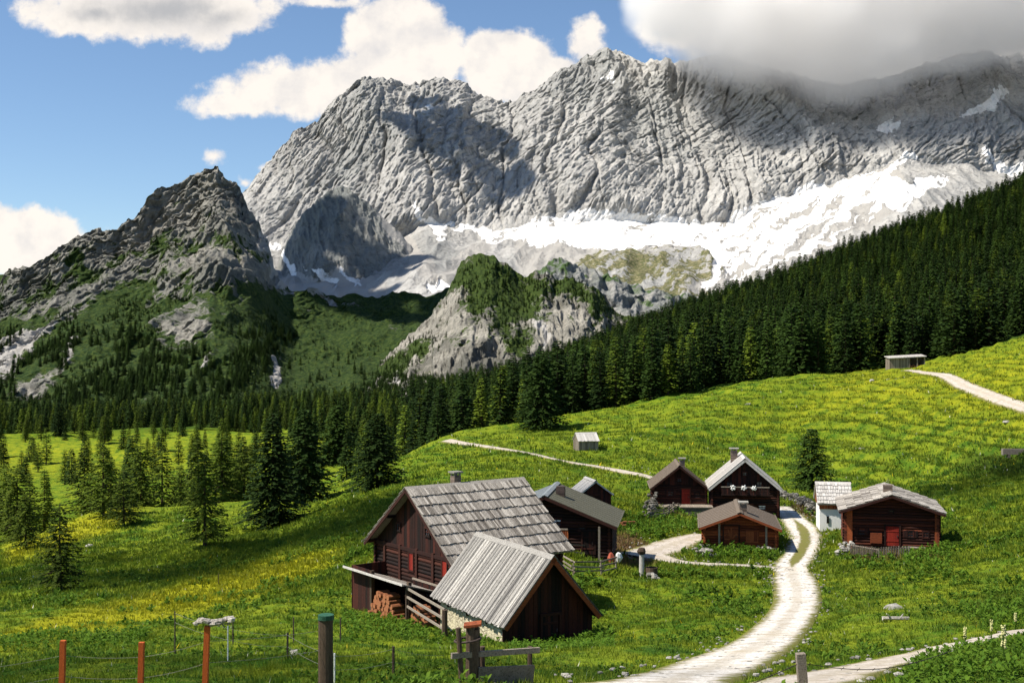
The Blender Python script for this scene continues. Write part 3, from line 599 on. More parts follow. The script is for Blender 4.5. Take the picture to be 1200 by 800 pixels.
VL = sheet('mountain', M['green_mtn'], LM, 1600, (520, 800), [(0, 0), (.12, .22), (.4, .62), (.75, .88), (1, 1)], 820, 420, disp_lm,
      lambda px, py, X, Y, Z: [0*px, np.clip(1-lm_rock(px, py)*(.76-.28*sstep(225, 320, py))-.06+.36*fbm(X/48, Z/34, o=4, gain=.6)+.10*lm_light(px, py), 0, 1)*(1-.8*lm_scree(px, py)), lm_scree(px, py)], 'pointed mountain at the left with grey crags above dark green slopes', -300, 700, crest_jag=7)

KN = [(380,500),(400,472),(430,440),(470,405),(495,384),(506,372),(509,358),(523,345),(530,330),(536,316),(547,303),(560,299),(575,303),(600,317),(615,325),(640,323),(665,329),(690,338),(702,346),(715,362),(740,370),(765,380),(800,400),(860,450)]
kn_green = polymask([[(530,290),(575,295),(615,318),(665,322),(705,340),(790,385),(790,410),(745,392),(715,380),(695,362),(665,352),(640,352),(622,372),(600,382),(585,400),(570,385),(560,372),(545,358),(525,345),(528,320)],
    [(380,520),(400,470),(440,430),(500,392),(520,385),(505,410),(470,440),(455,480)], [(590,395),(620,380),(615,410),(600,425)]], 4)
kn_scree = polymask([[(430,475),(476,425),(482,425),(444,478)], [(420,455),(460,425),(465,426),(428,458)], [(618,352),(630,345),(640,395),(636,420),(628,390)]], 1)
def disp_kn(X, Y, Z, zn, px, py):
    rk = 1-.55*zn[1]
    def crk(a_, b_, w_=.1): v_ = pn(a_, b_); return -np.exp(-(v_/w_)**2)
    cr = 9*crk(X/38, Z/90)+5*crk(X/15, Z/40+3, .12)+3.5*crk(X/8+.3*Z/8, Z/12, .14)
    return 34*(ridged(X/120, Z/160, o=3)-.9)+6*(ridged(X/26, Z/50, o=3, gain=.6)-.9)*rk+5*(ridged(X/9+Z/30, Z/20, o=3, gain=.7)-.9)*rk+cr*rk, 4*(ridged(X/18, Z/18, o=4, gain=.6)-.9)*rk
VK = sheet('hill', M['knoll'], KN, 1250, (480, 870), [(0, 0), (.25, .35), (1, 1)], 640, 330, disp_kn, lambda px, py, X, Y, Z: [0*px, kn_green(px, py)*.60+.25+.42*fbm(X/30, Z/26, o=4, gain=.6), kn_scree(px, py)], 'rocky knoll with dark green top in the middle of the valley', 380, 860, crest_jag=5)

sheet('hill', M['green_mtn'], [(-200,360),(-60,330),(0,322),(20,322),(40,335),(120,380)], 4200, (420, 3600), [(0, 0), (1, 1)], 80, 30, lambda X, Y, Z, zn, px, py: (10*fbm(X/200, Z/200), 5*fbm(X/90, Z/90)), lambda px, py, X, Y, Z: [0*px, 1+0*px, 0*px], 'small distant green hill at the left edge', -200, 120)

# ------------------------------------------------------------------ buildings
class House:
    """local frame: x along the ridge (the +x gable is the one towards the village road), y across, z up from the ground"""
    def __init__(s, name, X, Y, Zr, th, L, hw, rise, zg, label, ox=.55, oy=.55, group=None, cat='hut'):
        s.root = empty(name, (X, Y, zg), R(th), label, cat, group); s.h = Zr-zg; s.L = L; s.hw = hw; s.rise = rise; s.ox = ox; s.oy = oy
        s.zt = lambda y: s.h-s.rise*abs(y)/s.hw-.16
        s.xa = L/2-ox; s.ya = hw-oy; s.sl = math.hypot(hw, rise)
    def core(s, mat, bottom=-1.2, below=0.0):
        mb = MB(); x, y = s.xa-.06, s.ya-.06
        poly = [(-x, -y, bottom), (-x, y, bottom), (-x, y, s.zt(y)-.05), (-x, 0, s.zt(0)-.05), (-x, -y, s.zt(y)-.05)]
        mb.prism(poly, (2*x, 0, 0), .2); return mb.build('wall', mat, s.root)
    def planks(s, mb, end, z0=-1.0, z1=None, w_=.24, m=0, y0=None, y1=None):
        "vertical planks on a gable end (+1/-1) or an eaves side ('e' at -y, 'l' at +y)"
        if end in (1, -1):
            y = -s.ya if y0 is None else y0; ymax = s.ya if y1 is None else y1
            while y < ymax-.02:
                ww = min(w_*random.uniform(.75, 1.25), ymax-y); a, b = y+.008, y+ww-.008; d = random.uniform(.03, .055)
                top = lambda q: min(s.zt(q), z1 if z1 is not None else 99)
                if min(top(a), top(b)) > z0+.1:
                    zb = z0+random.uniform(0, .08); X0, X1 = sorted((end*(s.xa-.05), end*(s.xa+d)))
                    mb.hexa([(X0, a, zb), (X1, a, zb), (X1, b, zb), (X0, b, zb), (X0, a, top(a)), (X1, a, top(a)), (X1, b, top(b)), (X0, b, top(b))], m=m)
                y += ww
        else:
            sg = -1 if end == 'e' else 1; x = -s.xa; top = s.zt(s.ya) if z1 is None else z1
            while x < s.xa-.02:
                ww = min(w_*random.uniform(.75, 1.25), s.xa-x); d = random.uniform(.03, .055)
                mb.box((x+ww/2, sg*(s.ya+d/2-.03), (z0+top)/2), (ww/2-.008, d/2+.03, (top-z0)/2), m=m); x += ww
    def logs(s, mb, end, z0=-1.0, z1=None, w_=.22, m=0, cross=.22):
        z = z0
        while True:
            zt = s.zt(s.ya) if end in ('e', 'l') else s.zt(0)
            if z1 is not None: zt = min(zt, z1)
            if z+w_*.6 > zt: break
            if end in (1, -1):
                ylim = s.ya if z+w_ < s.zt(s.ya) else min(s.ya, max(0.0, (s.h-.16-(z+w_))/s.rise*s.hw))
                if ylim < .15: break
                ex = cross if z+w_ < s.zt(s.ya) else 0
                mb.tube((end*(s.xa-.03), -ylim-ex, z+w_/2), (end*(s.xa-.03), ylim+ex, z+w_/2), w_*.52, n=8, m=m)
            else:
                sg = -1 if end == 'e' else 1
                mb.tube((-s.xa-cross, sg*(s.ya-.03), z+w_/2), (s.xa+cross, sg*(s.ya-.03), z+w_/2), w_*.52, n=8, m=m)
            z += w_
    def slope_frame(s, side):
        sg = -1 if side == 'e' else 1
        v = Vector((0, sg*s.hw, -s.rise)).normalized(); n = Vector((0, sg*s.rise, s.hw)).normalized(); return sg, v, n
    def slab(s, side, mats, cover, t=.10, mslab=0, mcov=0, courses=8, bw=.24, L0=None, L1=None, extra=0.0):
        mb = MB(); sg, v, n = s.slope_frame(side); u = Vector((1, 0, 0)); L0 = -s.L/2 if L0 is None else L0; L1 = s.L/2 if L1 is None else L1
        S_ = s.sl+extra; P0 = Vector((0, 0, s.h)); cx = (L0+L1)/2
        mb.box(P0+u*cx+v*S_/2-n*t/2, ((L1-L0)/2, S_/2, t/2), (u, v, n), .3, mslab)
        if cover == 'shingle':
            step = S_/courses
            for k in range(courses):
                x = L0-.02
                while x < L1:
                    ww = min(bw*random.uniform(.6, 1.5), L1+.02-x)
                    if ww > .03:
                        a = k*step-.05; e = (k+1)*step+random.uniform(-.03, .07); ln = e-a; lift = .075+random.uniform(0, .03)
                        tilt = v*1.0+n*(-.0); c = P0+u*(x+ww/2)+v*(a+ln/2)+n*(.035+lift/2); vt = (v*ln+n*(lift*.9)).normalized(); nt = u.cross(vt)*(1 if u.cross(vt).dot(n) > 0 else -1)
                        tt = np.clip(random.gauss(.55, .32), 0, 1); mb.box(c, (ww/2-.018, ln/2, .016), (u, vt, nt), float(tt), mcov)
                    x += ww
        elif cover == 'boards':
            x = L0-.03; i = 0
            while x < L1:
                ww = min(bw*random.uniform(.85, 1.15), L1+.03-x)
                if ww > .04:
                    e = S_+random.uniform(-.04, .08); up_ = .05 if i % 2 else .022
                    mb.box(P0+u*(x+ww/2)+v*(e/2)+n*up_, (ww/2-(.0 if i % 2 else -.03), e/2, .013), (u, v, n), float(np.clip(random.gauss(.5, .34), 0, 1)), mcov)
                x += ww; i += 1
        elif cover == 'sheet':
            x = L0; 
            for q in np.arange(L0+.5, L1, .95): mb.box(P0+u*q+v*S_/2+n*.012, (.018, S_/2, .012), (u, v, n), .1, mcov)
            mb.box(P0+u*cx+v*(S_-.04)+n*.02, ((L1-L0)/2+.02, .05, .02), (u, v, n), .8, mcov)
        return mb
    def roof(s, mats, cover='boards', me=0, ml=0, ridge_m=None, **k):
        mb = MB()
        for side, mi in (('e', me), ('l', ml)):
            q = s.slab(side, mats, cover, mslab=mi, mcov=mi, **k); o = len(mb.v); mb.v += q.v; mb.f += [[i+o for i in f] for f in q.f]; mb.t += q.t; mb.m += q.m
            sg, v, n = s.slope_frame(side)
            mb.box(Vector((0, 0, s.h+.075))+v*.14, (s.L/2+.04, .15, .014), (Vector((1, 0, 0)), v, n), .6, me if ridge_m is None else ridge_m)
        s.rf = mb.build('roof', mats, s.root); return s.rf
    def fascia(s, mat, ends=(1, -1), hgt=.2, t=.04):
        for e in ends:
            for side in ('e', 'l'):
                sg, v, n = s.slope_frame(side); mb = MB()
                mb.box(Vector((e*(s.L/2-.03), 0, s.h))+v*(s.sl/2)-n*(hgt/2+.02), (t/2+.012, s.sl/2-.01, hgt/2), (Vector((1, 0, 0)), v, n), .6); mb.build('barge_board', mat, s.root)
        mb = MB()
        for y in np.linspace(-s.ya, s.ya, 5):      # purlin ends
            z = s.zt(y)-.08; mb.bar((-s.L/2+.12, y, z), (s.L/2-.12, y, z), .16, .16)
        mb.build('purlin', M['dark_log'], s.root)
    def chimney(s, x, y, w_, top, mat='brick', cap=True):
        mb = MB(); zb = s.zt(y)-.3; z = zb
        while z < s.h+top: mb.box((x, y, z+.06), (w_/2*random.uniform(.96, 1.03), w_/2*random.uniform(.96, 1.03), .06)); z += .118
        c = mb.build('chimney', M[mat], s.rf)
        if cap:
            mb = MB()
            for a in (-1, 1):
                for b_ in (-1, 1): mb.box((x+a*w_*.38, y+b_*w_*.38, z+.1), (.05, .05, .1))
            mb.box((x, y, z+.24), (w_*.72, w_*.72, .045)); mb.build('chimney_cap', M['stone'], s.rf)
    def on_end(s, e, y, z, d=.07): return Vector((e*(s.xa+d), y, z))
    def window(s, e, y, z, w_, h_, shutter=None, frame='dark_plank', closed=False, curtain=False, d=.09):
        fr = MB(); x = e*(s.xa+d)
        for (yy_, zz, a, b_) in ((y, z+h_/2, w_/2+.06, .05), (y, z-h_/2, w_/2+.08, .05), (y-w_/2, z, .05, h_/2), (y+w_/2, z, .05, h_/2)): fr.box((x, yy_, zz), (.05, a, b_))
        if not closed: fr.box((x, y, z), (.02, .02, h_/2)); fr.box((x+e*.004, y, z), (.02, w_/2, .02))
        f = fr.build('window', M[frame], s.root)
        if closed:
            mb = MB(); q = y-w_/2+.05
            while q < y+w_/2-.06: mb.box((x-e*.01, q+.075, z), (.025, .072, h_/2-.03)); q += .15
            mb.build('shutter', M[shutter or 'red_paint'], f)
        else:
            mb = MB(); mb.box((x-e*.03, y, z), (.01, w_/2-.02, h_/2-.02), t=.5); mb.build('pane', M['glass'], f)
            if curtain:
                mb = MB(); mb.box((x-e*.015, y, z+h_*.18), (.003, w_/2-.05, h_*.25), t=.5); mb.build('curtain', M['white'], f)
            if shutter:
                for sg in (-1, 1):
                    mb = MB()
                    for k in range(2): mb.box((x+e*.01, y+sg*(w_/2+.13+.15*k), z), (.02, .072, h_/2))
                    mb.build('shutter', M[shutter], f)
        return f
    def door(s, e, y, z0, w_, h_, mat='red_plank', d=.09, diag=False):
        x = e*(s.xa+d); mb = MB(); q = y-w_/2
        if diag:
            for i in range(12):
                a = 2*math.pi*i/12
                mb.bar((x, y, z0+h_*.35), (x, y+math.cos(a)*w_*.45, z0+h_*.35+math.sin(a)*min(w_*.45 if math.sin(a) < 0 else h_*.55, h_*.6)), .12, .05, m=0, up=(1, 0, 0))
            mb.box((x-e*.03, y, z0+h_/2), (.02, w_/2, h_/2), t=.3)
        else:
            while q < y+w_/2-.05: mb.box((x, q+.08, z0+h_/2), (.03, .077, h_/2)); q += .16
            for zz in (.25, .75): mb.box((x+e*.035, y, z0+h_*zz), (.02, w_/2-.05, .06))
        o = mb.build('door', M[mat], s.root)
        mb = MB(); 
        for (yy_, zz, a, b_) in ((y, z0+h_+.06, w_/2+.14, .07), (y-w_/2-.07, z0+h_/2, .06, h_/2), (y+w_/2+.07, z0+h_/2, .06, h_/2)): mb.box((x+e*.02, yy_, zz), (.06, a, b_))
        mb.build('door_frame', M['dark_log'], o); mb = MB(); mb.box((x+e*.06, y+w_*.35, z0+h_*.5), (.03, .03, .08)); mb.build('handle', M['iron'], o); return o
    def balcony(s, e, y0, y1, z, mat='red_plank', dep=.9, h_=.95, post='dark_log', boards=True):
        mb = MB(); x = e*(s.xa+dep/2); mb.box((x, (y0+y1)/2, z), (dep/2, (y1-y0)/2, .05), t=.3)
        for q in np.arange(y0+.1, y1, 1.2): mb.box((x-e*dep*.15, q, z-.12), (dep*.34, .06, .07), t=.2)
        o = mb.build('balcony', M[post], s.root); mb = MB(); xr = e*(s.xa+dep-.04)
        q = y0
        while q < y1-.05:
            if boards: mb.box((xr, q+.07, z+h_/2), (.018, random.choice((.055, .062)), h_/2-.04))
            q += .15
        mb.build('balustrade', M[mat], o); mb = MB(); mb.box((xr, (y0+y1)/2, z+h_), (.05, (y1-y0)/2+.05, .05), t=.7)
        mb.build('handrail', M['grey_wood'], o); return o
    def loc(s, px, Y): # world x at depth
        return s.root
def gnear(x, y): return g1(x, y)

# --- the big shingled house
def zat(px, py, Y): return (HZ-py)/F*Y
H = House('farmhouse', -2.94, 77, -9.11, 36.3, 9.2, 5.3, 4.08, -17.0, 'large dark wooden house under a steep grey shingle roof beside the stone walled barn', ox=.75, oy=.5, cat='farmhouse')
mb = MB(); core = H.core(M['dark_log'])
H.logs(mb, -1, -1.2, 3.9, .24); H.logs(mb, 'e', -1.2, None, .24); H.logs(mb, 'l', -1.2, None, .24); H.logs(mb, 1, -1.2, None, .24)
for y in (-4.3, -2.2, -.3, 1.7, 3.6): mb.box((-(H.xa+.1), y, 1.2), (.06, .12, 2.9), t=.7)
mb.build('log_wall', M['dark_log'], H.root)
mb = MB(); H.planks(mb, -1, 3.9, None, .28); mb.box((-(H.xa+.06), 0, 3.92), (.09, H.ya-.05, .1)); mb.build('gable_planks', M['dark_plank'], H.root)
H.roof([M['shingle']], 'shingle', courses=8, bw=.15); H.fascia(M['dark_plank'], (-1,), .2); H.chimney(-.5, .5, .5, .42)
H.window(-1, .35, 3.2, .55, 1.15, 'red_paint', closed=True); H.window(-1, -3.5, 3.35, .6, 1.0, 'red_paint', closed=True); H.window(-1, -1.55, 5.3, .5, .5); H.window(-1, 1.9, 5.2, .45, .45)
H.door(-1, 2.1, -.3, .9, 1.8, 'dark_plank'); H.window(-1, -1.7, 1.3, .7, .7)
H.balcony(-1, -4.4, -.8, 1.9, 'dark_plank', .7, .5)

# --- lean-to woodshed built against its gable
r = empty('woodshed', H.root.matrix_basis @ Vector((-5.0, 0, 0)), R(36.3), 'low dark woodshed with a thin slab roof leaning before the gable of the shingled house', 'woodshed')
mb = MB()
q = 3.5
while q > 1.2: mb.box((-1.35, q-.12, .8), (.03, .115, 2.0)); q -= .24
q = -1.3
while q < .9: mb.box((q, 3.52, .8), (.115, .03, 1.98)); q += .24
mb.build('plank_wall', M['dark_plank'], r)
for y in (-3.3, 1.1): mb = MB(); mb.box((-1.32, y, .8), (.11, .11, 2.0)); mb.build('post', M['post_wood'], r)
mb = MB(); q = -3.8
while q < 3.3:
    ww = random.uniform(.2, .3); mb.hexa([(-2.0, q, 2.72), (1.0, q, 1.80), (1.0, q+ww-.02, 1.80), (-2.0, q+ww-.02, 2.72), (-2.0, q, 2.80), (1.0, q, 1.88), (1.0, q+ww-.02, 1.88), (-2.0, q+ww-.02, 2.80)]); q += ww
mb.build('roof', M['shingle'], r)
mb = MB(); mb.bar((-2.03, -3.7, 2.76), (-2.03, 3.55, 2.76), .05, .13, .9); mb.build('fascia', M['pale_roof'], r)

# --- firewood: each log on its own, stacked below the lean-to
def loc2w(root, p): return root.matrix_basis @ Vector(p)
wood_src = []
for k in range(3):
    mb = MB(); rr = (.15, .13, .17)[k]; mb.tube((-.4, 0, 0), (.4, 0, 0), rr, rr*.93, n=9, t=.35, wob=.08); wood_src.append(mb)
logs_ = []
def log_at(p, rz, k, lab, grp):
    if k < len(logs_): o = logs_[k].copy(); link(o)
    else: o = wood_src[k % 3].build('firewood_log', M['firewood']); logs_.append(o)
    if k >= 3: pass
    o.location = p; o.rotation_euler = (random.uniform(0, 6), 0, rz); tag(o, lab, 'firewood', grp); return o
cnt = 0
for row in range(6):
    for j in range(11-row):
        y = .75-(j+row*.5)*.29+random.uniform(-.02, .02)
        if y < -2.6: continue
        p = loc2w(r, (-1.25+random.uniform(-.1, .1), y, 0)); zg = -17.25
        if row == 0 and j == 0: z0_ = min(g1(*loc2w(r, (-1.25, yy_, 0))[:2]) for yy_ in (.7, -1, -2.5))
        log_at((p.x, p.y, z0_+.16+row*.255), R(36.3), cnt if cnt < 3 else random.choice((0, 1, 2)), 'short round firewood log in the orange stack under the lean-to woodshed', 'firewood stacked under the lean-to'); cnt += 1
for row in range(4):
    for j in range(6-row):
        p = loc2w(r, (-1.5-.2*j, -3.9-.12*j, 0)); p = loc2w(r, (-1.1+random.uniform(-.1, .1), -3.75-(j+row*.5)*.28, 0))
        log_at((p.x, p.y, g1(p.x, p.y)+.18+row*.25), R(36.3), random.choice((0, 1, 2)), 'split log in the small pile beside the slanting rails', 'firewood beside the slanting rails'); cnt += 1

# --- slanting rails (stair rail) between woodshed and barn
r2 = empty('slanting_railing', loc2w(r, (-1.6, -3.5, 0)), R(36.3), 'three pale slanting boards running down from the woodshed roof to a mossy post', 'railing')
A0 = Vector((0, 0, 0))
zg = g1(*hit(520, 745)[:2]); ex, ey, ez = hit(521, 748); eL = r2.matrix_basis.inverted() @ Vector((ex, ey, ez))
for k, dz in enumerate((2.5, 2.0, 1.45)):
    mb = MB(); mb.bar((0, 0, dz), (eL.x, eL.y, eL.z+dz-1.15), .06, .13, .85); mb.build('rail', M['grey_wood'], r2)
mb = MB(); mb.tube((eL.x, eL.y, eL.z-.6), (eL.x, eL.y, eL.z+1.35), .17, .15, 9, .5); mb.build('post', M['post_wood'], r2)
mb = MB(); mb.tube((0, 0, -.8), (0, 0, 2.5), .10, .09, 8, .4); mb.build('post', M['post_wood'], r2)

# --- barn with masonry side
Bn = House('barn', .06, 65.33, -11.07, -60.8, 8.63, 2.95, 3.37, -15.6, 'small barn with bleached board roof above a cream rubble wall', ox=.6, oy=.25, cat='barn')
Bn.core(M['masonry'], -1.5)
for e_ in (1, -1): mb = MB(); Bn.planks(mb, e_, -.8, None, .22); mb.build('gable_planks', M['dark_plank'], Bn.root)
mb = MB(); 
for x_ in (-2.5, -.2, 2.0): mb.bar((x_, -Bn.ya-.02, .9), (x_, -Bn.ya-.02, 1.05), .1, .1, .4)
mb.bar((-Bn.xa, -Bn.ya-.02, Bn.zt(Bn.ya)-.02), (Bn.xa, -Bn.ya-.02, Bn.zt(Bn.ya)-.02), .16, .2, .2); mb.build('wall_plate', M['dark_log'], Bn.root)
Bn.roof([M['board_roof']], 'boards', bw=.17); Bn.fascia(M['red_log'], (1,), .24)
Bn.door(1, .1, -.2, 1.0, 1.6, 'dark_plank')
mb = MB(); mb.box((.3, -Bn.ya-.01, .35), (.16, .03, .2), t=.1); mb.build('wall_opening', M['dark'], Bn.root)

# --- house with the wide olive roof
H3 = House('mountain_house', 3.21, 98, -12.08, -98.7, 9.13, 5.75, 2.32, -16.5, 'wide dark house under a low olive grey roof with a red balcony', ox=.9, oy=.7, cat='house')
H3.core(M['dark_log']); mb = MB(); H3.logs(mb, 1, -1, None, .26); H3.logs(mb, 'l', -1, None, .26); H3.logs(mb, 'e', -1, None, .26); mb.build('log_wall', M['dark_log'], H3.root)
H3.roof([M['slate_roof'], M['olive_roof']], 'sheet', me=0, ml=1); H3.fascia(M['dark_plank'], (1,), .24); H3.chimney(1.0, .9, .7, .25, 'iron', False)
H3.balcony(1, -1.4, 1.8, 1.0, 'red_plank', .9, .85); H3.window(1, .9, 2.3, .7, .6, curtain=True); H3.window(1, -.9, 2.3, .6, .6); H3.door(1, 3.4, -.2, .9, 1.8, 'dark_plank'); H3.window(1, 2.9, 1.9, .5, .5)
mb = MB(); mb.bar((H3.xa+.8, 4.3, -1.0), (H3.xa+.8, 4.3, 2.1), .16, .16); mb.build('post', M['grey_wood'], H3.root)

# --- hut with the white roof behind it
Ht = House('hut', 8.15, 124, -14.25, -76, 3.6, 1.95, 1.45, -17.2, 'tiny dark hut with bright white roof peeping over the olive roof', ox=.3, oy=.25)
Ht.core(M['dark_plank']); mb = MB(); Ht.planks(mb, 1); Ht.planks(mb, 'e'); Ht.planks(mb, 'l'); mb.build('plank_wall', M['dark_plank'], Ht.root); Ht.roof([M['pale_roof']], 'sheet'); Ht.fascia(M['pale_roof'], (1,), .12); Ht.door(1, 0, -.1, .7, 1.5, 'dark_plank')

# --- brown roofed hut on the terrace
H4 = House('cabin', 19.08, 137.67, -13.9, -94, 7.4, 3.35, 2.65, -18.3, 'dark cabin with brown gable roof and red door on a fenced terrace', ox=.8, oy=.4, cat='cabin')
H4.core(M['dark_log']); mb = MB(); H4.logs(mb, 1, -.8, 2.1, .26); H4.logs(mb, 'e', -.8, None, .26); H4.logs(mb, 'l', -.8, None, .26); mb.build('log_wall', M['dark_log'], H4.root)
mb = MB(); H4.planks(mb, 1, 2.1, None, .25); mb.build('gable_planks', M['dark_plank'], H4.root); H4.roof([M['brown_roof']], 'sheet'); H4.fascia(M['dark_log'], (1,), .22); H4.chimney(2.2, .35, .6, .35)
H4.door(1, .7, -.1, .9, 1.8, 'red_paint'); H4.window(1, -1.0, 1.2, .6, .7, 'dark_plank'); H4.window(1, 0, 2.7, .5, .4); H4.window(1, 2.0, 1.0, .55, .6)
mb = MB(); H4xa = H4.xa
mb.hexa([(H4.xa, -2.9, -1.4), (H4.xa+2.2, -2.9, -1.4), (H4.xa+2.2, 3.6, -1.4), (H4.xa, 3.6, -1.4), (H4.xa, -2.9, -.12), (H4.xa+2.2, -2.9, -.12), (H4.xa+2.2, 3.6, -.12), (H4.xa, 3.6, -.12)], .3); mb.build('terrace_base', M['stone_dark'], H4.root)
mb = MB(); q = -2.9
while q < 3.5: mb.box((H4.xa+1.1, q+.12, -.07), (1.2, .115, .045), t=random.uniform(.6, 1)); q += .25
mb.build('terrace_deck', M['grey_wood'], H4.root)
# --- tall dark house with the white edged roof
H5 = House('farmhouse', 26.45, 137.0, -13.03, -97, 8.0, 4.1, 3.45, -20.0, 'tall dark house with white roof edges and three white flower balls on its balcony', ox=.75, oy=.45, cat='farmhouse')
H5.core(M['dark_log']); mb = MB(); H5.logs(mb, 1, -1, 3.4, .26); H5.logs(mb, 'e', -1, None, .26); H5.logs(mb, 'l', -1, None, .26); mb.build('log_wall', M['dark_log'], H5.root)
mb = MB(); H5.planks(mb, 1, 3.4, None, .25); mb.build('gable_planks', M['dark_plank'], H5.root); H5.roof([M['pale_roof']], 'boards', bw=.3); H5.fascia(M['pale_roof'], (1,), .26, .06); H5.chimney(-1.2, -.9, .75, .35)
bl = H5.balcony(1, -2.6, 2.6, 2.9, 'dark_plank', .9, .9, boards=True)
for k, y in enumerate((-1.35, -.15, .95)):
    mb = MB()
    for _ in range(26):
        a = random.uniform(0, 6.3); e_ = random.uniform(-1.2, 1.2); rr = random.uniform(.15, .3); mb.rock((H5.xa+.95+rr*math.cos(a)*math.cos(e_)*.8, y+rr*math.sin(a)*math.cos(e_), 3.75+rr*math.sin(e_)), .07, (1, 1, 1), .9)
    mb.build('flower_ball', M['white'], bl)
H5.window(1, -1.6, 1.2, .7, .9, 'red_plank'); H5.window(1, 1.9, 1.3, .8, 1.0, curtain=True); H5.door(1, .3, -.1, .95, 1.9, 'red_log'); H5.window(1, -1.7, 3.9, .6, .7); H5.window(1, 1.6, 4.0, .6, .7); H5.window(1, 0, 5.2, .45, .4)
mb = MB()
for k in range(60): mb.rock((H5.xa+.2+random.uniform(0, .5), -4.3+random.uniform(-.4, 1.5), random.uniform(-.5, .8)), random.uniform(.15, .3))
mb.build('stone_plinth', M['stone'], H5.root)

# --- low red-brown cabin by the road
H6 = House('cabin', 20.76, 109.67, -15.09, -98.5, 9.0, 3.65, 1.42, -18.25, 'low red-brown log cabin with double doors and brown roof beside the road', ox=.85, oy=.5, cat='cabin')
H6.core(M['dark_log']); mb = MB(); H6.logs(mb, 1, -.3, None, .25); H6.logs(mb, 'e', -.3, None, .25); H6.logs(mb, 'l', -.3, None, .25); mb.build('log_wall', M['red_log'], H6.root)
H6.roof([M['brown_roof']], 'sheet'); H6.fascia(M['red_log'], (1,), .2); H6.chimney(2.4, .35, .62, .45)
H6.door(1, -.75, .05, 1.25, 1.85, 'red_plank', diag=True); H6.window(1, 1.1, 1.0, 1.05, 1.0, 'red_plank', closed=True, frame='red_log')
mb = MB(); mb.box((H6.xa+.12, .2, 0), (.12, 3.1, .06), t=.9)
for y in (-1.8, 2.3): mb.box((H6.xa+.1, y, 1.1), (.05, .09, 1.0), t=.8)
mb.build('sill_beam', M['grey_wood'], H6.root)
mb = MB()
for k in range(70): mb.rock((H6.xa-.2+random.uniform(0, .5), random.choice((-3.2+random.uniform(-.4, .5), 1.9+random.uniform(-.4, 1.0))), random.uniform(-.7, .15)), random.uniform(.12, .26))
mb.build('stone_footing', M['stone'], H6.root)

# --- white walled little shed and the cabin at the right
H7 = House('shed', 32.9, 122.5, -14.45, -9.7, 3.5, 2.5, 1.9, -18.5, 'small whitewashed shed with pale shingle roof behind the cabin with the grey roof', ox=.2, oy=.25, cat='shed')
H7.core(M['white_wall']); mb = MB(); H7.planks(mb, 'e', H7.zt(H7.ya)-.55); H7.planks(mb, -1, 1.9); H7.planks(mb, 1, 1.9); mb.build('plank_band', M['red_plank'], H7.root)
H7.roof([M['pale_roof']], 'shingle', courses=6, bw=.25); mb = MB(); mb.box((-.7, -H7.ya-.02, .55), (.12, .03, .35), t=.2); mb.build('vent_slit', M['dark'], H7.root)
H8 = House('cabin', 34.53, 109.67, -13.52, -103.5, 9.3, 4.55, 1.56, -18.2, 'dark red log cabin with pale grey roof, stone chimney and picket fence in front', ox=.9, oy=.6, cat='cabin')
H8.core(M['dark_log']); mb = MB(); H8.logs(mb, 1, -1, None, .26); H8.logs(mb, 'e', -1, None, .26); H8.logs(mb, 'l', -1, None, .26); mb.build('log_wall', M['mid_log'], H8.root)
for (y, z, a_, b_) in ((-3.6, 1.2, .28, 1.9), (3.8, 1.2, .14, 1.9)): mb = MB(); mb.box((H8.xa+.14, y, z), (.06, a_, b_)); mb.build('corner_board', M['red_log'], H8.root)
mb = MB(); mb.box((H8.xa+.16, -1.3, .75), (.08, .5, .45)); mb.build('bin', M['red_log'], H8.root)
H8.roof([M['shingle']], 'shingle', courses=6, bw=.4); H8.fascia(M['dark_plank'], (1,), .22); H8.chimney(1.6, -.15, .8, .55, cap=False)
H8.door(1, .1, .1, 1.15, 1.75, 'red_paint'); H8.window(1, 1.6, 1.2, .55, .6, 'dark_plank'); H8.window(1, -2.5, 1.3, .55, .6, 'dark_plank'); H8.window(1, 0, 3.1, .4, .35); H8.window(1, 2.9, 1.2, .5, .6)
mb = MB(); mb.box((H8.xa+.5, 1.9, .1), (.2, 1.0, .04), t=.9); mb.box((H8.xa+.5, 1.1, -.1), (.15, .05, .2)); mb.box((H8.xa+.5, 2.7, -.1), (.15, .05, .2)); mb.build('bench', M['grey_wood'], H8.root)

# --- small stone shed up the slope and open woodshed on the crest
x_, y_ = 12.4, 200.7
S1 = House('shed', x_, y_, -15.33, 12, 3.6, 2.0, 1.25, -18.3, 'lone grey shed standing on the slope above the narrow path', ox=.12, oy=.3, cat='shed')
S1.core(M['grey_wood']); mb = MB(); S1.planks(mb, 'e', m=0); S1.planks(mb, -1); S1.planks(mb, 1); mb.build('plank_wall', M['grey_wood'], S1.root); S1.roof([M['pale_roof']], 'boards', bw=.3)
x_, y_, z_ = on(1061, 300); z_ = max(zat(1061, 434.5, 300), z_)
r = empty('woodshed', (x_, y_, z_), R(-3), 'long open woodshed with flat grey roof on the hill crest before the forest', 'woodshed')
mb = MB()
mb.hexa([(-4.7, -2.6, 2.6), (4.5, -2.6, 3.1), (4.5, 2.2, 3.5), (-4.7, 2.2, 3.0), (-4.7, -2.6, 2.78), (4.5, -2.6, 3.28), (4.5, 2.2, 3.7), (-4.7, 2.2, 3.2)]); mb.build('roof', M['board_roof'], r)
mb = MB(); q = -4.4
while q < .3: mb.box((q+.12, -2.1, 1.0), (.115, .04, 1.65)); q += .25
for q in np.arange(-2, 1.9, .25): mb.box((-4.4, q, 1.0), (.04, .115, 1.7)); mb.box((4.2, q, 1.0), (.04, .115, 2.0))
mb.box((0, 1.95, .8), (4.4, .04, 1.8), t=.1); mb.build('plank_wall', M['grey_wood'], r)
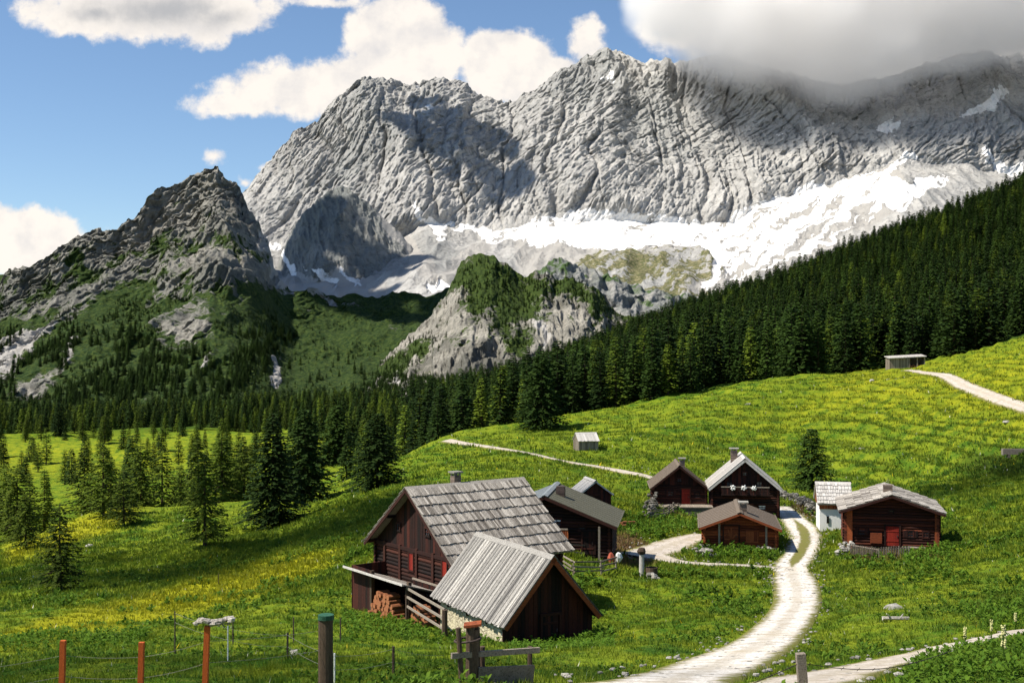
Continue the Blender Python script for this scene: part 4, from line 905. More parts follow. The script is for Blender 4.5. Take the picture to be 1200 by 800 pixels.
for q in (.4, 2.3, 4.1): mb = MB(); mb.box((q, -2.2, .9), (.12, .12, 2.0)); mb.build('post', M['grey_wood'], r)
for k in range(26):
    p = loc2w(r, (random.uniform(.7, 3.9), -1.6+random.uniform(-.2, .2), 0)); log_at((p.x, p.y, p.z+.2+.27*(k//7)), R(80), random.choice((0, 1, 2)), 'log stored in the open woodshed on the crest', 'logs in the open woodshed on the crest')

# ------------------------------------------------------------------ conifers
def conifer(h, Rr, levels, per, twigs, seed, droop=.35, z0=.06, sparse=0.0, tl=.5, tw=.14, power=.85, up=.0):
    rg = np.random.default_rng(seed); Vs, Ts, tints = [], [], []
    for k in range(levels):
        t = (k+rg.uniform(-.3, .3))/levels; t = min(max(t, 0), .985); z = h*(z0+(1-z0)*t); n_b = max(3, int(round(per*(1-.45*t))))
        a0 = rg.uniform(0, 6.28)
        for j in range(n_b):
            if rg.random() < sparse: continue
            a = a0+6.283*j/n_b+rg.uniform(-.35, .35); L = Rr*((1-t)**power)*rg.uniform(.62, 1.12)+.12
            if t < .1: L *= .75+2.5*t
            dr = droop*rg.uniform(.6, 1.3); nt = max(3, int(twigs*(L/Rr)**.6)); s = (np.arange(nt)+rg.uniform(0, 1, nt))/nt; s = .12+.88*s
            bx = s*L; bz = z+bx*up-dr*bx*bx/Rr*(.9)+.18*dr*L*s**4
            p = np.stack([bx*math.cos(a), bx*math.sin(a), bz], -1)
            sd = rg.choice([-1, 1], nt); ang = a+sd*rg.uniform(.25, 1.1, nt); ln = (tl*(.55+.45*(1-s)))*rg.uniform(.7, 1.3, nt)*min(1, L/1.0+.35)
            tip = p+np.stack([np.cos(ang)*ln, np.sin(ang)*ln, -ln*rg.uniform(.05, .55, nt)], -1)
            wd = tw*rg.uniform(.7, 1.4, nt); q = ang+1.57+rg.uniform(-.4, .4, nt); side = np.stack([np.cos(q)*wd, np.sin(q)*wd, rg.uniform(-.5, .5, nt)*wd], -1)
            mid = p*.45+tip*.55
            b = sum(len(v) for v in Vs); Vs.append(np.stack([p, mid+side, tip, mid-side], 1).reshape(-1, 3))
            Ts.append(b+np.arange(nt)[:, None]*4+np.array([0, 1, 2, 3])); tints.append(np.clip(rg.normal(.45+.25*rg.normal()*.5, .2, nt), 0, 1))
    lead = np.array([[-.05, 0, h*.97], [.05, 0, h*.97], [0, .04, h*1.03], [0, -.04, h*.98]]); b = sum(len(v) for v in Vs); Vs.append(lead); Ts.append(np.array([[b, b+1, b+2, b+3]])); tints.append(np.array([.5]))
    return np.concatenate(Vs), np.concatenate(Ts), np.concatenate(tints)
def trunk_mb(h, r, levels, Rr, seed, nb=3):
    rg = random.Random(seed); mb = MB(); seg = 5; pz = -.4
    for k in range(seg):
        za = -.4+(h+.2)*k/seg; zb = -.4+(h+.2)*(k+1)/seg; mb.tube((0, 0, za), (0, 0, zb), r*(1-.95*k/seg), r*(1-.95*(k+1)/seg)+.01, 7, .4)
    for k in range(levels):
        t = (k+.5)/levels; z = h*(.08+.88*t)
        for j in range(nb):
            a = rg.uniform(0, 6.28); L = Rr*(1-t)**.85*rg.uniform(.6, .95); mb.tube((0, 0, z), (L*math.cos(a), L*math.sin(a), z-.28*L), .012*h/8+.02*(1-t), .008, 4, .3)
    return mb
PROTO = {}
def proto(key, h, Rr, mat, levels, per, twigs, seed, nb=2, **k):
    v, f, t = conifer(h, Rr, levels, per, twigs, seed, **k); PROTO[key] = dict(h=h, v=v, f=f, t=t, mat=mat, tr=(h, h*.018+.05, min(levels, 18), Rr, seed, nb), crown=None, trunk=None)
#            height radius material levels per twigs seed
proto('hero_spruce', 14, 4.6, 'spruce', 46, 10, 26, 1, droop=.42, tl=.75, tw=.15)
proto('hero_spruce_b', 10, 4.5, 'spruce', 38, 10, 26, 2, droop=.40, tl=.7, tw=.14, power=.7)
proto('hero_larch', 10, 3.9, 'larch', 32, 8, 24, 3, nb=5, droop=.25, z0=.12, sparse=.15, tl=.6, tw=.13, power=.7)
proto('hero_larch_b', 9, 3.4, 'larch', 30, 8, 24, 4, nb=5, droop=.30, z0=.10, sparse=.2, tl=.55, tw=.12, power=.75)
proto('spruce', 16, 3.9, 'spruce', 30, 8, 10, 5, tl=1.15, tw=.34, droop=.5)
proto('spruce_b', 18, 3.3, 'spruce', 32, 8, 9, 6, tl=1.1, tw=.34, droop=.6)
proto('spruce_c', 14, 4.1, 'spruce', 26, 8, 10, 7, tl=1.15, tw=.34, droop=.35, sparse=.05)
proto('larch', 15, 3.5, 'larch', 28, 8, 10, 8, tl=1.0, tw=.28, droop=.3, z0=.10, sparse=.08)
proto('larch_b', 13, 3.2, 'larch', 24, 7, 9, 9, tl=1.0, tw=.26, droop=.25, z0=.12, sparse=.15)
def place_tree(key, loc, h, label, group=None, name=None):
    p = PROTO[key]; kind = 'larch_tree' if 'larch' in key else 'spruce_tree'
    r = empty(kind, (loc[0], loc[1], loc[2]-.1), random.uniform(0, 6.28), label, 'tree', group); sc_ = h/p['h']; wsc = sc_*random.uniform(.9, 1.15); r.scale = (wsc, wsc, sc_)
    if p['crown'] is None:
        c = npmesh('crown', p['v'], p['f'], M[p['mat']], {'tint': ('FACE', 'FLOAT', p['t'])}, parent=r); t = trunk_mb(*p['tr']).build('trunk', M['bark'], r); p['crown'] = c; p['trunk'] = t
    else:
        c = p['crown'].copy(); link(c, r); t = p['trunk'].copy(); link(t, r)
    return r
heroes = [(240,641,112,'hero_larch','open larch with bare visible trunk standing alone on the meadow slope'),(70,690,106,'hero_larch_b','sparse grey-green larch nearest to the orange fence posts, alone on the meadow'),
 (30,642,66,'hero_larch','small sparse larch behind the lone larch near the picture edge'),(320,616,135,'hero_spruce','tallest dark dense spruce in front of the valley woods'),(357,590,112,'hero_spruce_b','dark spruce standing just behind the tallest spruce'),
 (442,571,92,'hero_spruce_b','broad bushy spruce on the slope behind the shingled farmhouse'),(951,570,74,'hero_spruce_b','single dark spruce on the slope above the whitewashed shed'),
 (634,501,88,'hero_spruce_b','broad dark spruce on the crest left of the lone grey shed'),(684,480,66,'hero_spruce','narrow very dark spruce at the forest edge behind the lone grey shed'),
 (145,616,68,'hero_larch_b','slim larch standing by itself before the row on the valley edge'),(99,606,84,'hero_larch','left tall larch of the pair on the valley edge'),(121,606,88,'hero_larch_b','right tall larch of the pair on the valley edge'),
 (395,548,78,'hero_spruce_b','dark spruce between the tallest spruce and the broad bushy one'),(8,612,75,'hero_larch','larch cut by the picture edge on the valley rim')]
for (a, b_, hp, key, lab) in heroes:
    x, y, z = hit(a, b_); place_tree(key, (x, y, z), hp*y/F, lab)
ind = [(x, 'valley rim') for x in (20,52,130,165,190,212,232,260,286,352)]
cntt = len(heroes)
for px_, _ in ind:
    y = random.uniform(200, 255) if px_ < 330 else random.uniform(180, 215); x, y, z = on(px_, y)
    place_tree(random.choice(['hero_larch', 'hero_larch_b', 'larch', 'hero_larch']) if px_ < 300 else 'hero_spruce', (x, y, z), random.uniform(11, 15), 'rim conifer %s' % (['at the very picture edge', 'a little in from the picture edge', 'below the pair of tall larches', 'right of the pair of tall larches', 'behind the slim lone larch', 'left of the lone larch with the bare trunk', 'right behind the lone larch with the bare trunk', 'between the lone larch and the tallest spruce', 'just left of the tallest spruce', 'right of the tallest spruce'][min(9, int(np.interp(px_, [10, 30, 75, 150, 178, 200, 222, 240, 268, 292, 330], range(11))))]), 'conifers along the rim of the left meadow'); cntt += 1
# scattered trees of the sunny valley floor
tp = []
def far_enough(x, y, d):
    return all((x-a)**2+(y-b)**2 > d*d for a, b in tp)
k = 0
while k < 118:
    px_ = random.uniform(-30, 520); y = math.exp(random.uniform(math.log(262), math.log(590))); 
    if px_ < 300 and random.random() < .25: continue
    x, y, z = on(px_, y)
    if not far_enough(x, y, 5): continue
    tp.append((x, y)); k += 1; key = random.choice(['larch', 'larch_b', 'larch', 'spruce_c', 'spruce']) if px_ < 350 else random.choice(['spruce', 'spruce_b', 'spruce_c', 'larch'])
    lg = 'larch' in key; place_tree(key, (x, y, z), random.uniform(8, 15), ('yellow-green larch ' if lg else 'dark spruce ')+('scattered over the far left of the sunny valley floor' if px_ < 150 else 'on the sunny valley floor beyond the lone larch' if px_ < 320 else 'crowded in the hollow beyond the broad bushy spruce'), 'conifers scattered over the valley floor')
fe_x = [480, 520, 620, 700, 800, 950, 1050, 1200, 1400]; fe_y = [300, 272, 268, 272, 275, 298, 318, 300, 300]
k = 0
while k < 150:
    px_ = random.uniform(480, 1260); y = np.interp(px_, fe_x, fe_y)+random.uniform(0, 45); x, y, z = on(px_, y)
    if not far_enough(x, y, 3.6): continue
    if abs(px_-1061) < 40 and y < 325: continue
    tp.append((x, y)); k += 1; key = random.choice(['spruce', 'spruce_b', 'spruce_c', 'spruce_b', 'larch'])
    place_tree(key, (x, y, z), random.uniform(12, 19) if px_ < 900 else random.uniform(14, 20), ('larch' if 'larch' in key else 'dark spruce')+(' in the front rows of the forest left of the lone grey shed' if px_ < 680 else ' in the front rows of the forest above the two gabled cabins' if px_ < 930 else ' in the front rows of the forest near the open woodshed'), 'front rows of the forest behind the crest')

# the rest of the forest: one object of instanced trees
pts, kd, scl = [], [], []
def scatter(x, y, z, kinds, smin, smax):
    n = len(x); pts.append(np.stack([x, y, z-.3], -1)); kd.append(rng.choice(kinds, n)); scl.append(rng.uniform(smin, smax, n))
def jitter_grid(x0, x1, y0, y1, d):
    X, Y = np.meshgrid(np.arange(x0, x1, d), np.arange(y0, y1, d)); return (X+rng.uniform(-.48, .48, X.shape)*d).ravel(), (Y+rng.uniform(-.48, .48, X.shape)*d).ravel()
X, Y = jitter_grid(-60, 640, 300, 1120, 6.0); px_ = 600+F*X/Y
mk = (px_ > 470) & (px_ < 1400) & (Y > np.interp(px_, fe_x, fe_y)+42) & (rng.random(len(X)) < np.clip(1.15-(Y-300)/2600, .5, 1)); mk &= (pn(X/38, Y/60)+.25*pn(X/12, Y/12) > -.52)
clear = (px_ > 545) & (px_ < 592) & (Y > 330) & (Y < 420); mk &= ~clear
X, Y = X[mk], Y[mk]; scatter(X, Y, gz(X, Y, np.full(len(X), 50.)), [0, 1, 2, 1, 0, 3, 4], .45, 1.3)
X, Y = jitter_grid(-460, 60, 430, 980, 7.0); px_ = 600+F*X/Y
dens = np.clip((Y-np.interp(px_, [-200, 0, 200, 330, 420, 500], [520, 560, 600, 520, 430, 360]))/150, 0.015, .85)
mk = (px_ > -160) & (px_ <= 470) & (rng.random(len(X)) < dens) & (pn(X/42, Y/60)+.3*pn(X/14, Y/14) > np.interp(Y, [430, 620, 900], [.05, -.25, -.7])); X, Y = X[mk], Y[mk]; scatter(X, Y, gz(X, Y, np.full(len(X), 50.)), [0, 4, 3, 4, 2, 3, 1], .4, 1.1)
# dark trees on the flank of the pointed mountain
v = VL.reshape(-1, 3); pxm, pym = project(v[:, 0], v[:, 1], v[:, 2]); hgt = interp(LM, pxm)
lo_ = np.interp(pxm, [-200, 60, 150, 260, 330, 380, 560], [350, 372, 368, 395, 372, 420, 440])
ok = (pym > lo_) & (pym < 500) & (pxm > -160) & (pxm < 560) & (rng.random(len(v)) < .055*np.clip((pym-lo_)/50, .12, 1)) & (pn(v[:, 0]/45, v[:, 2]/35) > -.25) & (lm_rock(pxm, pym) < .5) & (lm_scree(pxm, pym) < .3) & ~((lm_light(pxm, pym) > .5) & (rng.random(len(v)) < .85)) & (v[:, 1] < 1590)
v = v[ok]; scatter(v[:, 0], v[:, 1], v[:, 2], [0, 1, 2, 2], .42, .8)
v = VK.reshape(-1, 3); pxm, pym = project(v[:, 0], v[:, 1], v[:, 2])
ok = (pxm > 400) & (pxm < 860) & (v[:, 1] < 1245) & (rng.random(len(v)) < np.where(pym > 440, .05, .022*kn_green(pxm, pym))); v = v[ok]; scatter(v[:, 0], v[:, 1], v[:, 2], [2, 0, 2], .14, .36)
v = VL.reshape(-1, 3); pxm, pym = project(v[:, 0], v[:, 1], v[:, 2]); tr_ = interp(LM, pxm)
ok = (pym > tr_+14) & (pym < 470) & (pxm > -160) & (pxm < 560) & (rng.random(len(v)) < .09) & (fbm(v[:, 0]/40, v[:, 2]/30+5, o=3) > .02+.4*lm_rock(pxm, pym)) & (lm_scree(pxm, pym) < .3) & (v[:, 1] < 1590) & ((pxm < 325) | (rng.random(len(v)) < .15))
v = v[ok]; scatter(v[:, 0], v[:, 1], v[:, 2], [2, 0, 2], .13, .36)
pts = np.concatenate(pts); kd = np.concatenate(kd).astype(np.int32); scl = np.concatenate(scl)
me = bpy.data.meshes.new('forest'); me.vertices.add(len(pts)); me.vertices.foreach_set('co', pts.astype(np.float32).ravel())
for nm, ty, arr in (('tree_kind', 'INT', kd), ('tree_scale', 'FLOAT', scl.astype(np.float32)), ('tree_turn', 'FLOAT', rng.uniform(0, 6.28, len(kd)).astype(np.float32))):
    a = me.attributes.new(nm, ty, 'POINT'); a.data.foreach_set('value', arr)
forest = bpy.data.objects.new('forest', me); link(forest); tag(forest, 'dense dark conifer forest covering the mountainside and the valley sides', 'forest', kind='stuff')
ng = bpy.data.node_groups.new('forest_trees', 'GeometryNodeTree'); ng.interface.new_socket('Geometry', in_out='INPUT', socket_type='NodeSocketGeometry'); ng.interface.new_socket('Geometry', in_out='OUTPUT', socket_type='NodeSocketGeometry')
gi = ng.nodes.new('NodeGroupInput'); go = ng.nodes.new('NodeGroupOutput'); jn = ng.nodes.new('GeometryNodeJoinGeometry')
def gattr(nm, ty): n = ng.nodes.new('GeometryNodeInputNamedAttribute'); n.data_type = ty; n.inputs[0].default_value = nm; return n.outputs[0]
ak = gattr('tree_kind', 'INT'); as_ = gattr('tree_scale', 'FLOAT'); at = gattr('tree_turn', 'FLOAT'); cr_ = ng.nodes.new('ShaderNodeCombineXYZ'); ng.links.new(at, cr_.inputs[2])
for i, key in enumerate(['spruce', 'spruce_b', 'spruce_c', 'larch', 'larch_b']):
    cmp_ = ng.nodes.new('FunctionNodeCompare'); cmp_.data_type = 'INT'; cmp_.operation = 'EQUAL'; ng.links.new(ak, cmp_.inputs[2]); cmp_.inputs[3].default_value = i
    j2 = ng.nodes.new('GeometryNodeJoinGeometry')
    for part in ('crown', 'trunk'):
        oi = ng.nodes.new('GeometryNodeObjectInfo'); oi.inputs[0].default_value = PROTO[key][part]; ng.links.new(oi.outputs['Geometry'], j2.inputs[0])
    io = ng.nodes.new('GeometryNodeInstanceOnPoints'); ng.links.new(gi.outputs[0], io.inputs['Points']); ng.links.new(cmp_.outputs[0], io.inputs['Selection']); ng.links.new(j2.outputs[0], io.inputs['Instance'])
    ng.links.new(cr_.outputs[0], io.inputs['Rotation']); ng.links.new(as_, io.inputs['Scale']); ng.links.new(io.outputs[0], jn.inputs[0])
ng.links.new(jn.outputs[0], go.inputs[0]); md = forest.modifiers.new('trees', 'NODES'); md.node_group = ng
print('forest instances', len(pts), 'individual', cntt+118+150)

# ------------------------------------------------------------------ grass: one object of blades, denser towards the camera
def footprints(X, Y):
    inside = np.zeros(len(X), bool)
    for h_ in (H, Bn, H3, Ht, H4, H5, H6, H7, H8, S1):
        Mi = h_.root.matrix_basis.inverted(); lx = Mi[0][0]*X+Mi[0][1]*Y+Mi[0][3]; ly = Mi[1][0]*X+Mi[1][1]*Y+Mi[1][3]; inside |= (np.abs(lx) < h_.xa+.05) & (np.abs(ly) < h_.ya+.05)
    return inside
def grass(n, ymin, ymax, hmin, hmax, blades, wd, spread, name, label, mat, seed, minpx=0, tmul=1.0, where=None):
    rg = np.random.default_rng(seed)
    jy = np.linspace(math.log(ymin), math.log(ymax), 400); px0 = np.linspace(-60, 1260, 250); PX, LY = np.meshgrid(px0, jy); P = gpy(PX, np.exp(LY)); D = np.clip(-np.gradient(P, axis=0), 0.02, None)
    D *= (P < 830) & (P > 380); D = (D/D.sum()).ravel(); idx = rg.choice(len(D), n, p=D); px_ = PX.ravel()[idx]+rg.uniform(-3, 3, n); Y = np.exp(LY.ravel()[idx]+rg.uniform(-.5, .5, n)*(jy[1]-jy[0])); X = (px_-600)/F*Y
    t_ = tdist(X, Y); keep = (t_ > rg.uniform(-.25, .4, n)) & ~footprints(X, Y)
    main_strip = (t_ < -.2) & (np.abs(X-21.8) < 9) & (Y > 88) & (Y < 118) & (rg.random(n) < .0); keep |= main_strip
    if where is not None: keep &= where(X, Y, rg)
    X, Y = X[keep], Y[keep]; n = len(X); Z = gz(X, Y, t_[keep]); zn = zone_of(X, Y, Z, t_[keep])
    hh = rg.uniform(hmin, hmax, n)*(1+.5*fbm(X/3, Y/3, o=2))*np.clip(.7+Y/160, .7, 2.0)*tmul; hh = np.clip(hh, .04, None)
    tt = np.clip(.45+.4*pn(X/1.1, Y/1.1)+rg.normal(0, .09, n), 0, .97)
    B = blades; a = rg.uniform(0, 6.28, (n, B)); r = rg.uniform(0, 1, (n, B))**.7*spread*np.clip(.7+Y/120, .7, 2.2)[:, None]; bx = X[:, None]+r*np.cos(a); by = Y[:, None]+r*np.sin(a); bz = np.broadcast_to(Z[:, None], bx.shape)-.03
    le = rg.uniform(.1, .7, (n, B)); hb = hh[:, None]*rg.uniform(.5, 1.15, (n, B)); tx = bx+np.cos(a)*hb*le; ty = by+np.sin(a)*hb*le; tz = bz+hb
    q = rg.uniform(0, 6.28, (n, B)); w_ = wd*rg.uniform(.6, 1.4, (n, B))*np.clip(Y/45, .6, 3)[:, None]
    V = np.stack([np.stack([bx-np.cos(q)*w_, by-np.sin(q)*w_, bz], -1), np.stack([bx+np.cos(q)*w_, by+np.sin(q)*w_, bz], -1), np.stack([tx, ty, tz], -1)], 2).reshape(-1, 3)
    Fc = np.arange(len(V)).reshape(-1, 3); ti = np.repeat(tt, B)+rg.normal(0, .08, n*B); ti = np.clip(ti, 0, .97); fl_ = rg.random(n*B) < .003; ti[fl_] = .985; fl2 = rg.random(n*B) < .002; ti[fl2] = .998
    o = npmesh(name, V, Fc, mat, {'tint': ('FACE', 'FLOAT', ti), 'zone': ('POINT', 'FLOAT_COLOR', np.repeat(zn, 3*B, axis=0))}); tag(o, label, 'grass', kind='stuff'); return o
grass(62000, 17, 150, .10, .24, 7, .022, .16, 'grass', 'short meadow grass with white and yellow flowers on the near slopes', M['blade'], 1)
grass(46000, 90, 320, .16, .34, 5, .035, .3, 'grass', 'short grass on the far hillside pasture', M['blade'], 2)
def weedy(X, Y, rg): return (pn(X/5.5+3, Y/5.5) > .12+.25*rg.random(len(X))) & (Y < 125)
def leaves(n, ymin, ymax, where, seed, name, label, sc0=.16, B=9, hs=1.0):
    rg = np.random.default_rng(seed); jy = np.linspace(math.log(ymin), math.log(ymax), 300); px0 = np.linspace(-60, 1260, 250); PX, LY = np.meshgrid(px0, jy); P = gpy(PX, np.exp(LY)); D = np.clip(-np.gradient(P, axis=0), 0.02, None)*((P < 840) & (P > 380))
    D = (D/D.sum()).ravel(); idx = rg.choice(len(D), n, p=D); px_ = PX.ravel()[idx]+rg.uniform(-3, 3, n); Y = np.exp(LY.ravel()[idx]); X = (px_-600)/F*Y; t_ = tdist(X, Y)
    k = (t_ > .35) & ~footprints(X, Y) & where(X, Y, rg); X, Y = X[k], Y[k]; n = len(X); Z = gz(X, Y, t_[k])
    a = rg.uniform(0, 6.28, (n, B)); el = rg.uniform(.15, 1.2, (n, B)); L = sc0*rg.uniform(.6, 1.5, (n, 1))*rg.uniform(.7, 1.2, (n, B))*np.clip(Y/50, .7, 2)[:, None]; z0 = Z[:, None]+rg.uniform(0, .3, (n, B))*hs*L*3
    d = np.stack([np.cos(a)*np.cos(el), np.sin(a)*np.cos(el), np.sin(el)], -1); sdv = np.stack([-np.sin(a), np.cos(a), 0*a], -1); P0 = np.stack([np.broadcast_to(X[:, None], a.shape), np.broadcast_to(Y[:, None], a.shape), z0], -1)
    V = np.stack([P0, P0+d*L[..., None]*.55+sdv*L[..., None]*.28, P0+d*L[..., None]-np.array([0, 0, 1])*L[..., None]*.15, P0+d*L[..., None]*.55-sdv*L[..., None]*.28], 2).reshape(-1, 3)
    o = npmesh(name, V, np.arange(len(V)).reshape(-1, 4), M['weed'], {'tint': ('FACE', 'FLOAT', np.clip(rg.normal(.5, .25, n*B), 0, 1))}); tag(o, label, 'weeds', kind='stuff'); return o
leaves(26000, 17, 130, weedy, 3, 'weeds', 'patches of broad leaved dock and herbs in the near meadow')

# ------------------------------------------------------------------ fences, posts and the gate in front
def post_between(root, name, mat, base, top, r0, r1=None, n=9, cap=None):
    mb = MB(); a = Vector(base); b = Vector(top); mb.tube(a-(b-a).normalized()*.5, b, r0, r1 or r0*.93, n, random.uniform(.3, .7), wob=.05); return mb.build(name, M[mat], root)
def P3(px, py, Y): return Vector(((px-600)/F*Y, Y, (HZ-py)/F*Y))
def top_of(px, py, Y):        # world point seen there, and the ground below it
    p = P3(px, py, Y); return p, Vector((p.x, p.y, g1(p.x, p.y)))
fr = empty('fence', tuple(top_of(165, 752, 20)[1]), 0, 'foreground fence of orange stained posts strung with thin wire', 'fence')
o0 = fr.location.copy(); tops = []
for (tx, ty, bxo, yd) in ((74, 750, -.05, 20), (166, 752, -.04, 20), (243, 733, -.07, 19.5)):
    p, g = top_of(tx, ty, yd); tops.append(p); g = g+Vector((bxo, 0, 0)); mb = MB(); mb.bar(g-Vector((0, 0, .5))-o0, p-o0, .085, .085, .5, up=(0, 1, 0)); mb.build('post', M['orange_post'], fr)
dk, gk = top_of(382, 721, 21)
endl = P3(-60, 770, 20)
for dz in (.25, .6):
    mb = MB(); seq = [endl, tops[0], tops[1], tops[2], dk]
    for a, b in zip(seq[:-1], seq[1:]):
        for k in range(6):
            f = lambda t: a.lerp(b, t)-Vector((0, 0, dz+.03*math.sin(math.pi*t)))-o0
            mb.tube(f(k/6), f((k+1)/6), .004, .004, 4, .5)
    mb.build('wire', M['wire'], fr)
# bleached driftwood resting on the third orange post
dw = MB(); c = tops[2]
for k in range(16):
    t = k/15; dw.rock((c.x-.16+t*.56, c.y+random.uniform(-.04, .04), c.z+.05+.03*math.sin(t*9)+.05*t), random.uniform(.05, .085), (1.3, 1, .55), random.uniform(.5, 1), jag=.4)
for k in range(9):
    a = Vector((c.x+random.uniform(.05, .35), c.y, c.z+.04)); dw.tube(a, a+Vector((random.uniform(.05, .16), random.uniform(-.05, .05), random.uniform(-.10, .08))), .014, .006, 5, .4)
tag(dw.build('driftwood', M['shingle']), 'bleached twisted driftwood root balanced on an orange fence post', 'driftwood')
# stout dark post with a green cap
r = empty('wooden_post', tuple(gk), 0, 'stout dark round post with a green tin cap', 'post'); post_between(r, 'post_shaft', 'post_wood', (0, 0, 0), tuple(dk-gk-Vector((0, 0, .05))), .135, .128, 14)
mb = MB(); q = dk-gk; mb.tube(q-Vector((0, 0, .06)), q+Vector((0, 0, .02)), .145, .14, 14, .6); mb.build('post_cap', M['green_cap'], r)
# gate and its posts
gp, gg = top_of(554, 731, 22); gr = empty('gate', tuple(gg), 0, 'broken wooden gate with a thick weathered post, a top rail and one wide board', 'gate'); o0 = gg.copy()
mb = MB()
for k in range(7): a = 6.283*k/7; mb.tube(Vector((math.cos(a)*.075, math.sin(a)*.075, -.5)), gp-o0+Vector((math.cos(a)*.07, math.sin(a)*.07, -.04+random.uniform(-.05, .02))), .075, .062, 7)
mb.build('gate_post', M['post_wood'], gr); mb = MB(); mb.box(gp-o0+Vector((0, 0, 0)), (.16, .15, .022), (Vector((1, 0, .12)), Vector((0, 1, 0)), Vector((-.12, 0, 1))), .6); mb.build('post_cap', M['red_log'], gr)
a, g_ = top_of(537, 735, 21.8); post_between(gr, 'stake', 'post_wood', tuple(g_+Vector((.06, 0, 0))-o0), tuple(a-o0), .05)
mb = MB()
for k in range(16):
    t0, t1 = 6.283*k/16, 6.283*(k+1)/16; f = lambda t: Vector((-.09+.24*math.cos(t), -.04+.20*math.sin(t), (gp-o0).z-.27+.03*math.cos(t))); mb.tube(f(t0), f(t1), .022, .022, 6, .4)
mb.build('binding_ring', M['iron'], gr)
mb = MB(); mb.bar(P3(529, 768, 21.7)-o0, P3(632, 761, 22.6)-o0, .06, .10, .7); mb.build('rail', M['grey_wood'], gr)
mb = MB(); mb.bar(P3(560, 792, 21.9)-o0, P3(625, 789, 22.5)-o0, .05, .33, .35); mb.build('rail', M['grey_wood'], gr)
for (tx, ty, yd, rr) in ((565, 757, 22.3, .06), (621, 757, 22.8, .05)): a, g_ = top_of(tx, ty, yd); post_between(gr, 'gate_stile', 'post_wood', tuple(g_-o0), tuple(a-o0), rr)
# leaning post at the road with barbed wire
a, g_ = top_of(938, 765, 22.5); r = empty('wooden_post', tuple(g_), 0, 'slanting grey post with barbed wire in front of the road', 'post'); mb = MB(); mb.bar(Vector((.10, 0, -.5)), a-g_, .17, .15, .5, up=(0, 1, 0)); mb.build('post_shaft', M['grey_wood'], r)
for tgt in (P3(690, 835, 21), P3(1115, 762, 26)):
    mb = MB(); s0 = a-Vector((0, 0, .18)); 
    for k in range(20):
        f = lambda t: s0.lerp(tgt, t)-Vector((0, 0, .25*math.sin(math.pi*t)))-g_
        mb.tube(f(k/20), f((k+1)/20), .009, .009, 4, .2)
        if k % 2: c = f(k/20); mb.tube(c-Vector((.03, 0, .03)), c+Vector((.03, 0, .03)), .006, .006, 4, .2)
    mb.build('barbed_wire', M['iron'], r)
# electric fence behind
ef = empty('electric_fence', tuple(top_of(338, 745, 30)[1]), 0, 'thin pasture fence of small stakes and pale strands in the near meadow', 'fence'); o0 = ef.location.copy(); ps = []
for (tx, ty, yd, m_, rr) in ((205, 716, 38, 'iron', .025), (267, 733, 30, 'white', .02), (337, 741, 30, 'iron', .028), (461, 757, 27, 'post_wood', .035), (392, 765, 25, 'white', .02)):
    a, g_ = top_of(tx, ty, yd); a = Vector((g_.x, g_.y, max(a.z, g_.z+.6))); mb = MB(); mb.tube(g_-Vector((0, 0, .2))-o0, a-o0, rr, rr*.9, 6, .5); mb.build('stake', M[m_], ef); ps.append(a)
ps.sort(key=lambda p: p.x)
for dz in (.06, .35):
    mb = MB(); pp = ps+[P3(520, 765, 30)]
    for a, b in zip(pp[:-1], pp[1:]):
        for k in range(5): f = lambda t: a.lerp(b, t)-Vector((0, 0, dz+.05*math.sin(math.pi*t)))-o0; mb.tube(f(k/5), f((k+1)/5), .0045, .0045, 4, .9)
    mb.build('strand', M['wire'], ef)
e2 = empty('pasture_fence', tuple(top_of(273, 720, 50)[1]), 0, 'row of short dark stakes farther up the near meadow', 'fence'); o0 = e2.location.copy()
for (tx, ty, yd) in ((273, 716, 48), (344, 708, 50), (256, 656, 105), (399, 705, 52)): a, g_ = top_of(tx, ty, yd); mb = MB(); mb.tube(g_-Vector((0, 0, .2))-o0, Vector((g_.x, g_.y, g_.z+1.1))-o0, .035, .03, 6, .3); mb.build('stake', M['iron'], e2)

# ------------------------------------------------------------------ rail fences, fountain, stone walls, picket fence
def rail_fence(pxs, label, rails=3, hgt=1.05, seed=1, name='rail_fence'):
    pts_ = [Vector(hit(*p)) for p in pxs]; root = empty(name, tuple(pts_[0]), 0, label, 'fence'); o_ = pts_[0].copy(); rg = random.Random(seed); pr = []
    for a, b in zip(pts_[:-1], pts_[1:]):
        n = max(1, int((b-a).length/1.9))
        for k in range(n): pr.append(a.lerp(b, k/n))
    pr.append(pts_[-1]); pr = [Vector((p.x, p.y, g1(p.x, p.y))) for p in pr]
    for p in pr: mb = MB(); q = p-o_; mb.tube(q-Vector((0, 0, .4)), q+Vector((rg.uniform(-.06, .06), rg.uniform(-.05, .05), hgt+rg.uniform(0, .2))), .07, .055, 7); mb.build('post', M['grey_wood'], root)
    for a, b in zip(pr[:-1], pr[1:]):
        for k in range(rails):
            h_ = hgt*(.28+.66*k/(rails-1)); d = (b-a).normalized()*.2; mb = MB(); mb.bar(a-o_-d+Vector((0, -.07, h_+rg.uniform(-.08, .08))), b-o_+d+Vector((0, -.07, h_+rg.uniform(-.08, .08))), .05, .10); mb.build('rail', M['grey_wood'], root)
rail_fence([(652, 664), (672, 672), (705, 674), (722, 668)], 'crooked grey rail fence in the yard between the barn and the fountain', 3, 1.0, 3)
rail_fence([(660, 655), (690, 655), (716, 657)], 'straight weathered rail fence below the olive roofed house', 2, 1.0, 5)
rail_fence([(763, 607), (778, 604), (800, 598)], 'plank fence below the terrace of the brown roofed cabin', 4, 1.1, 4)
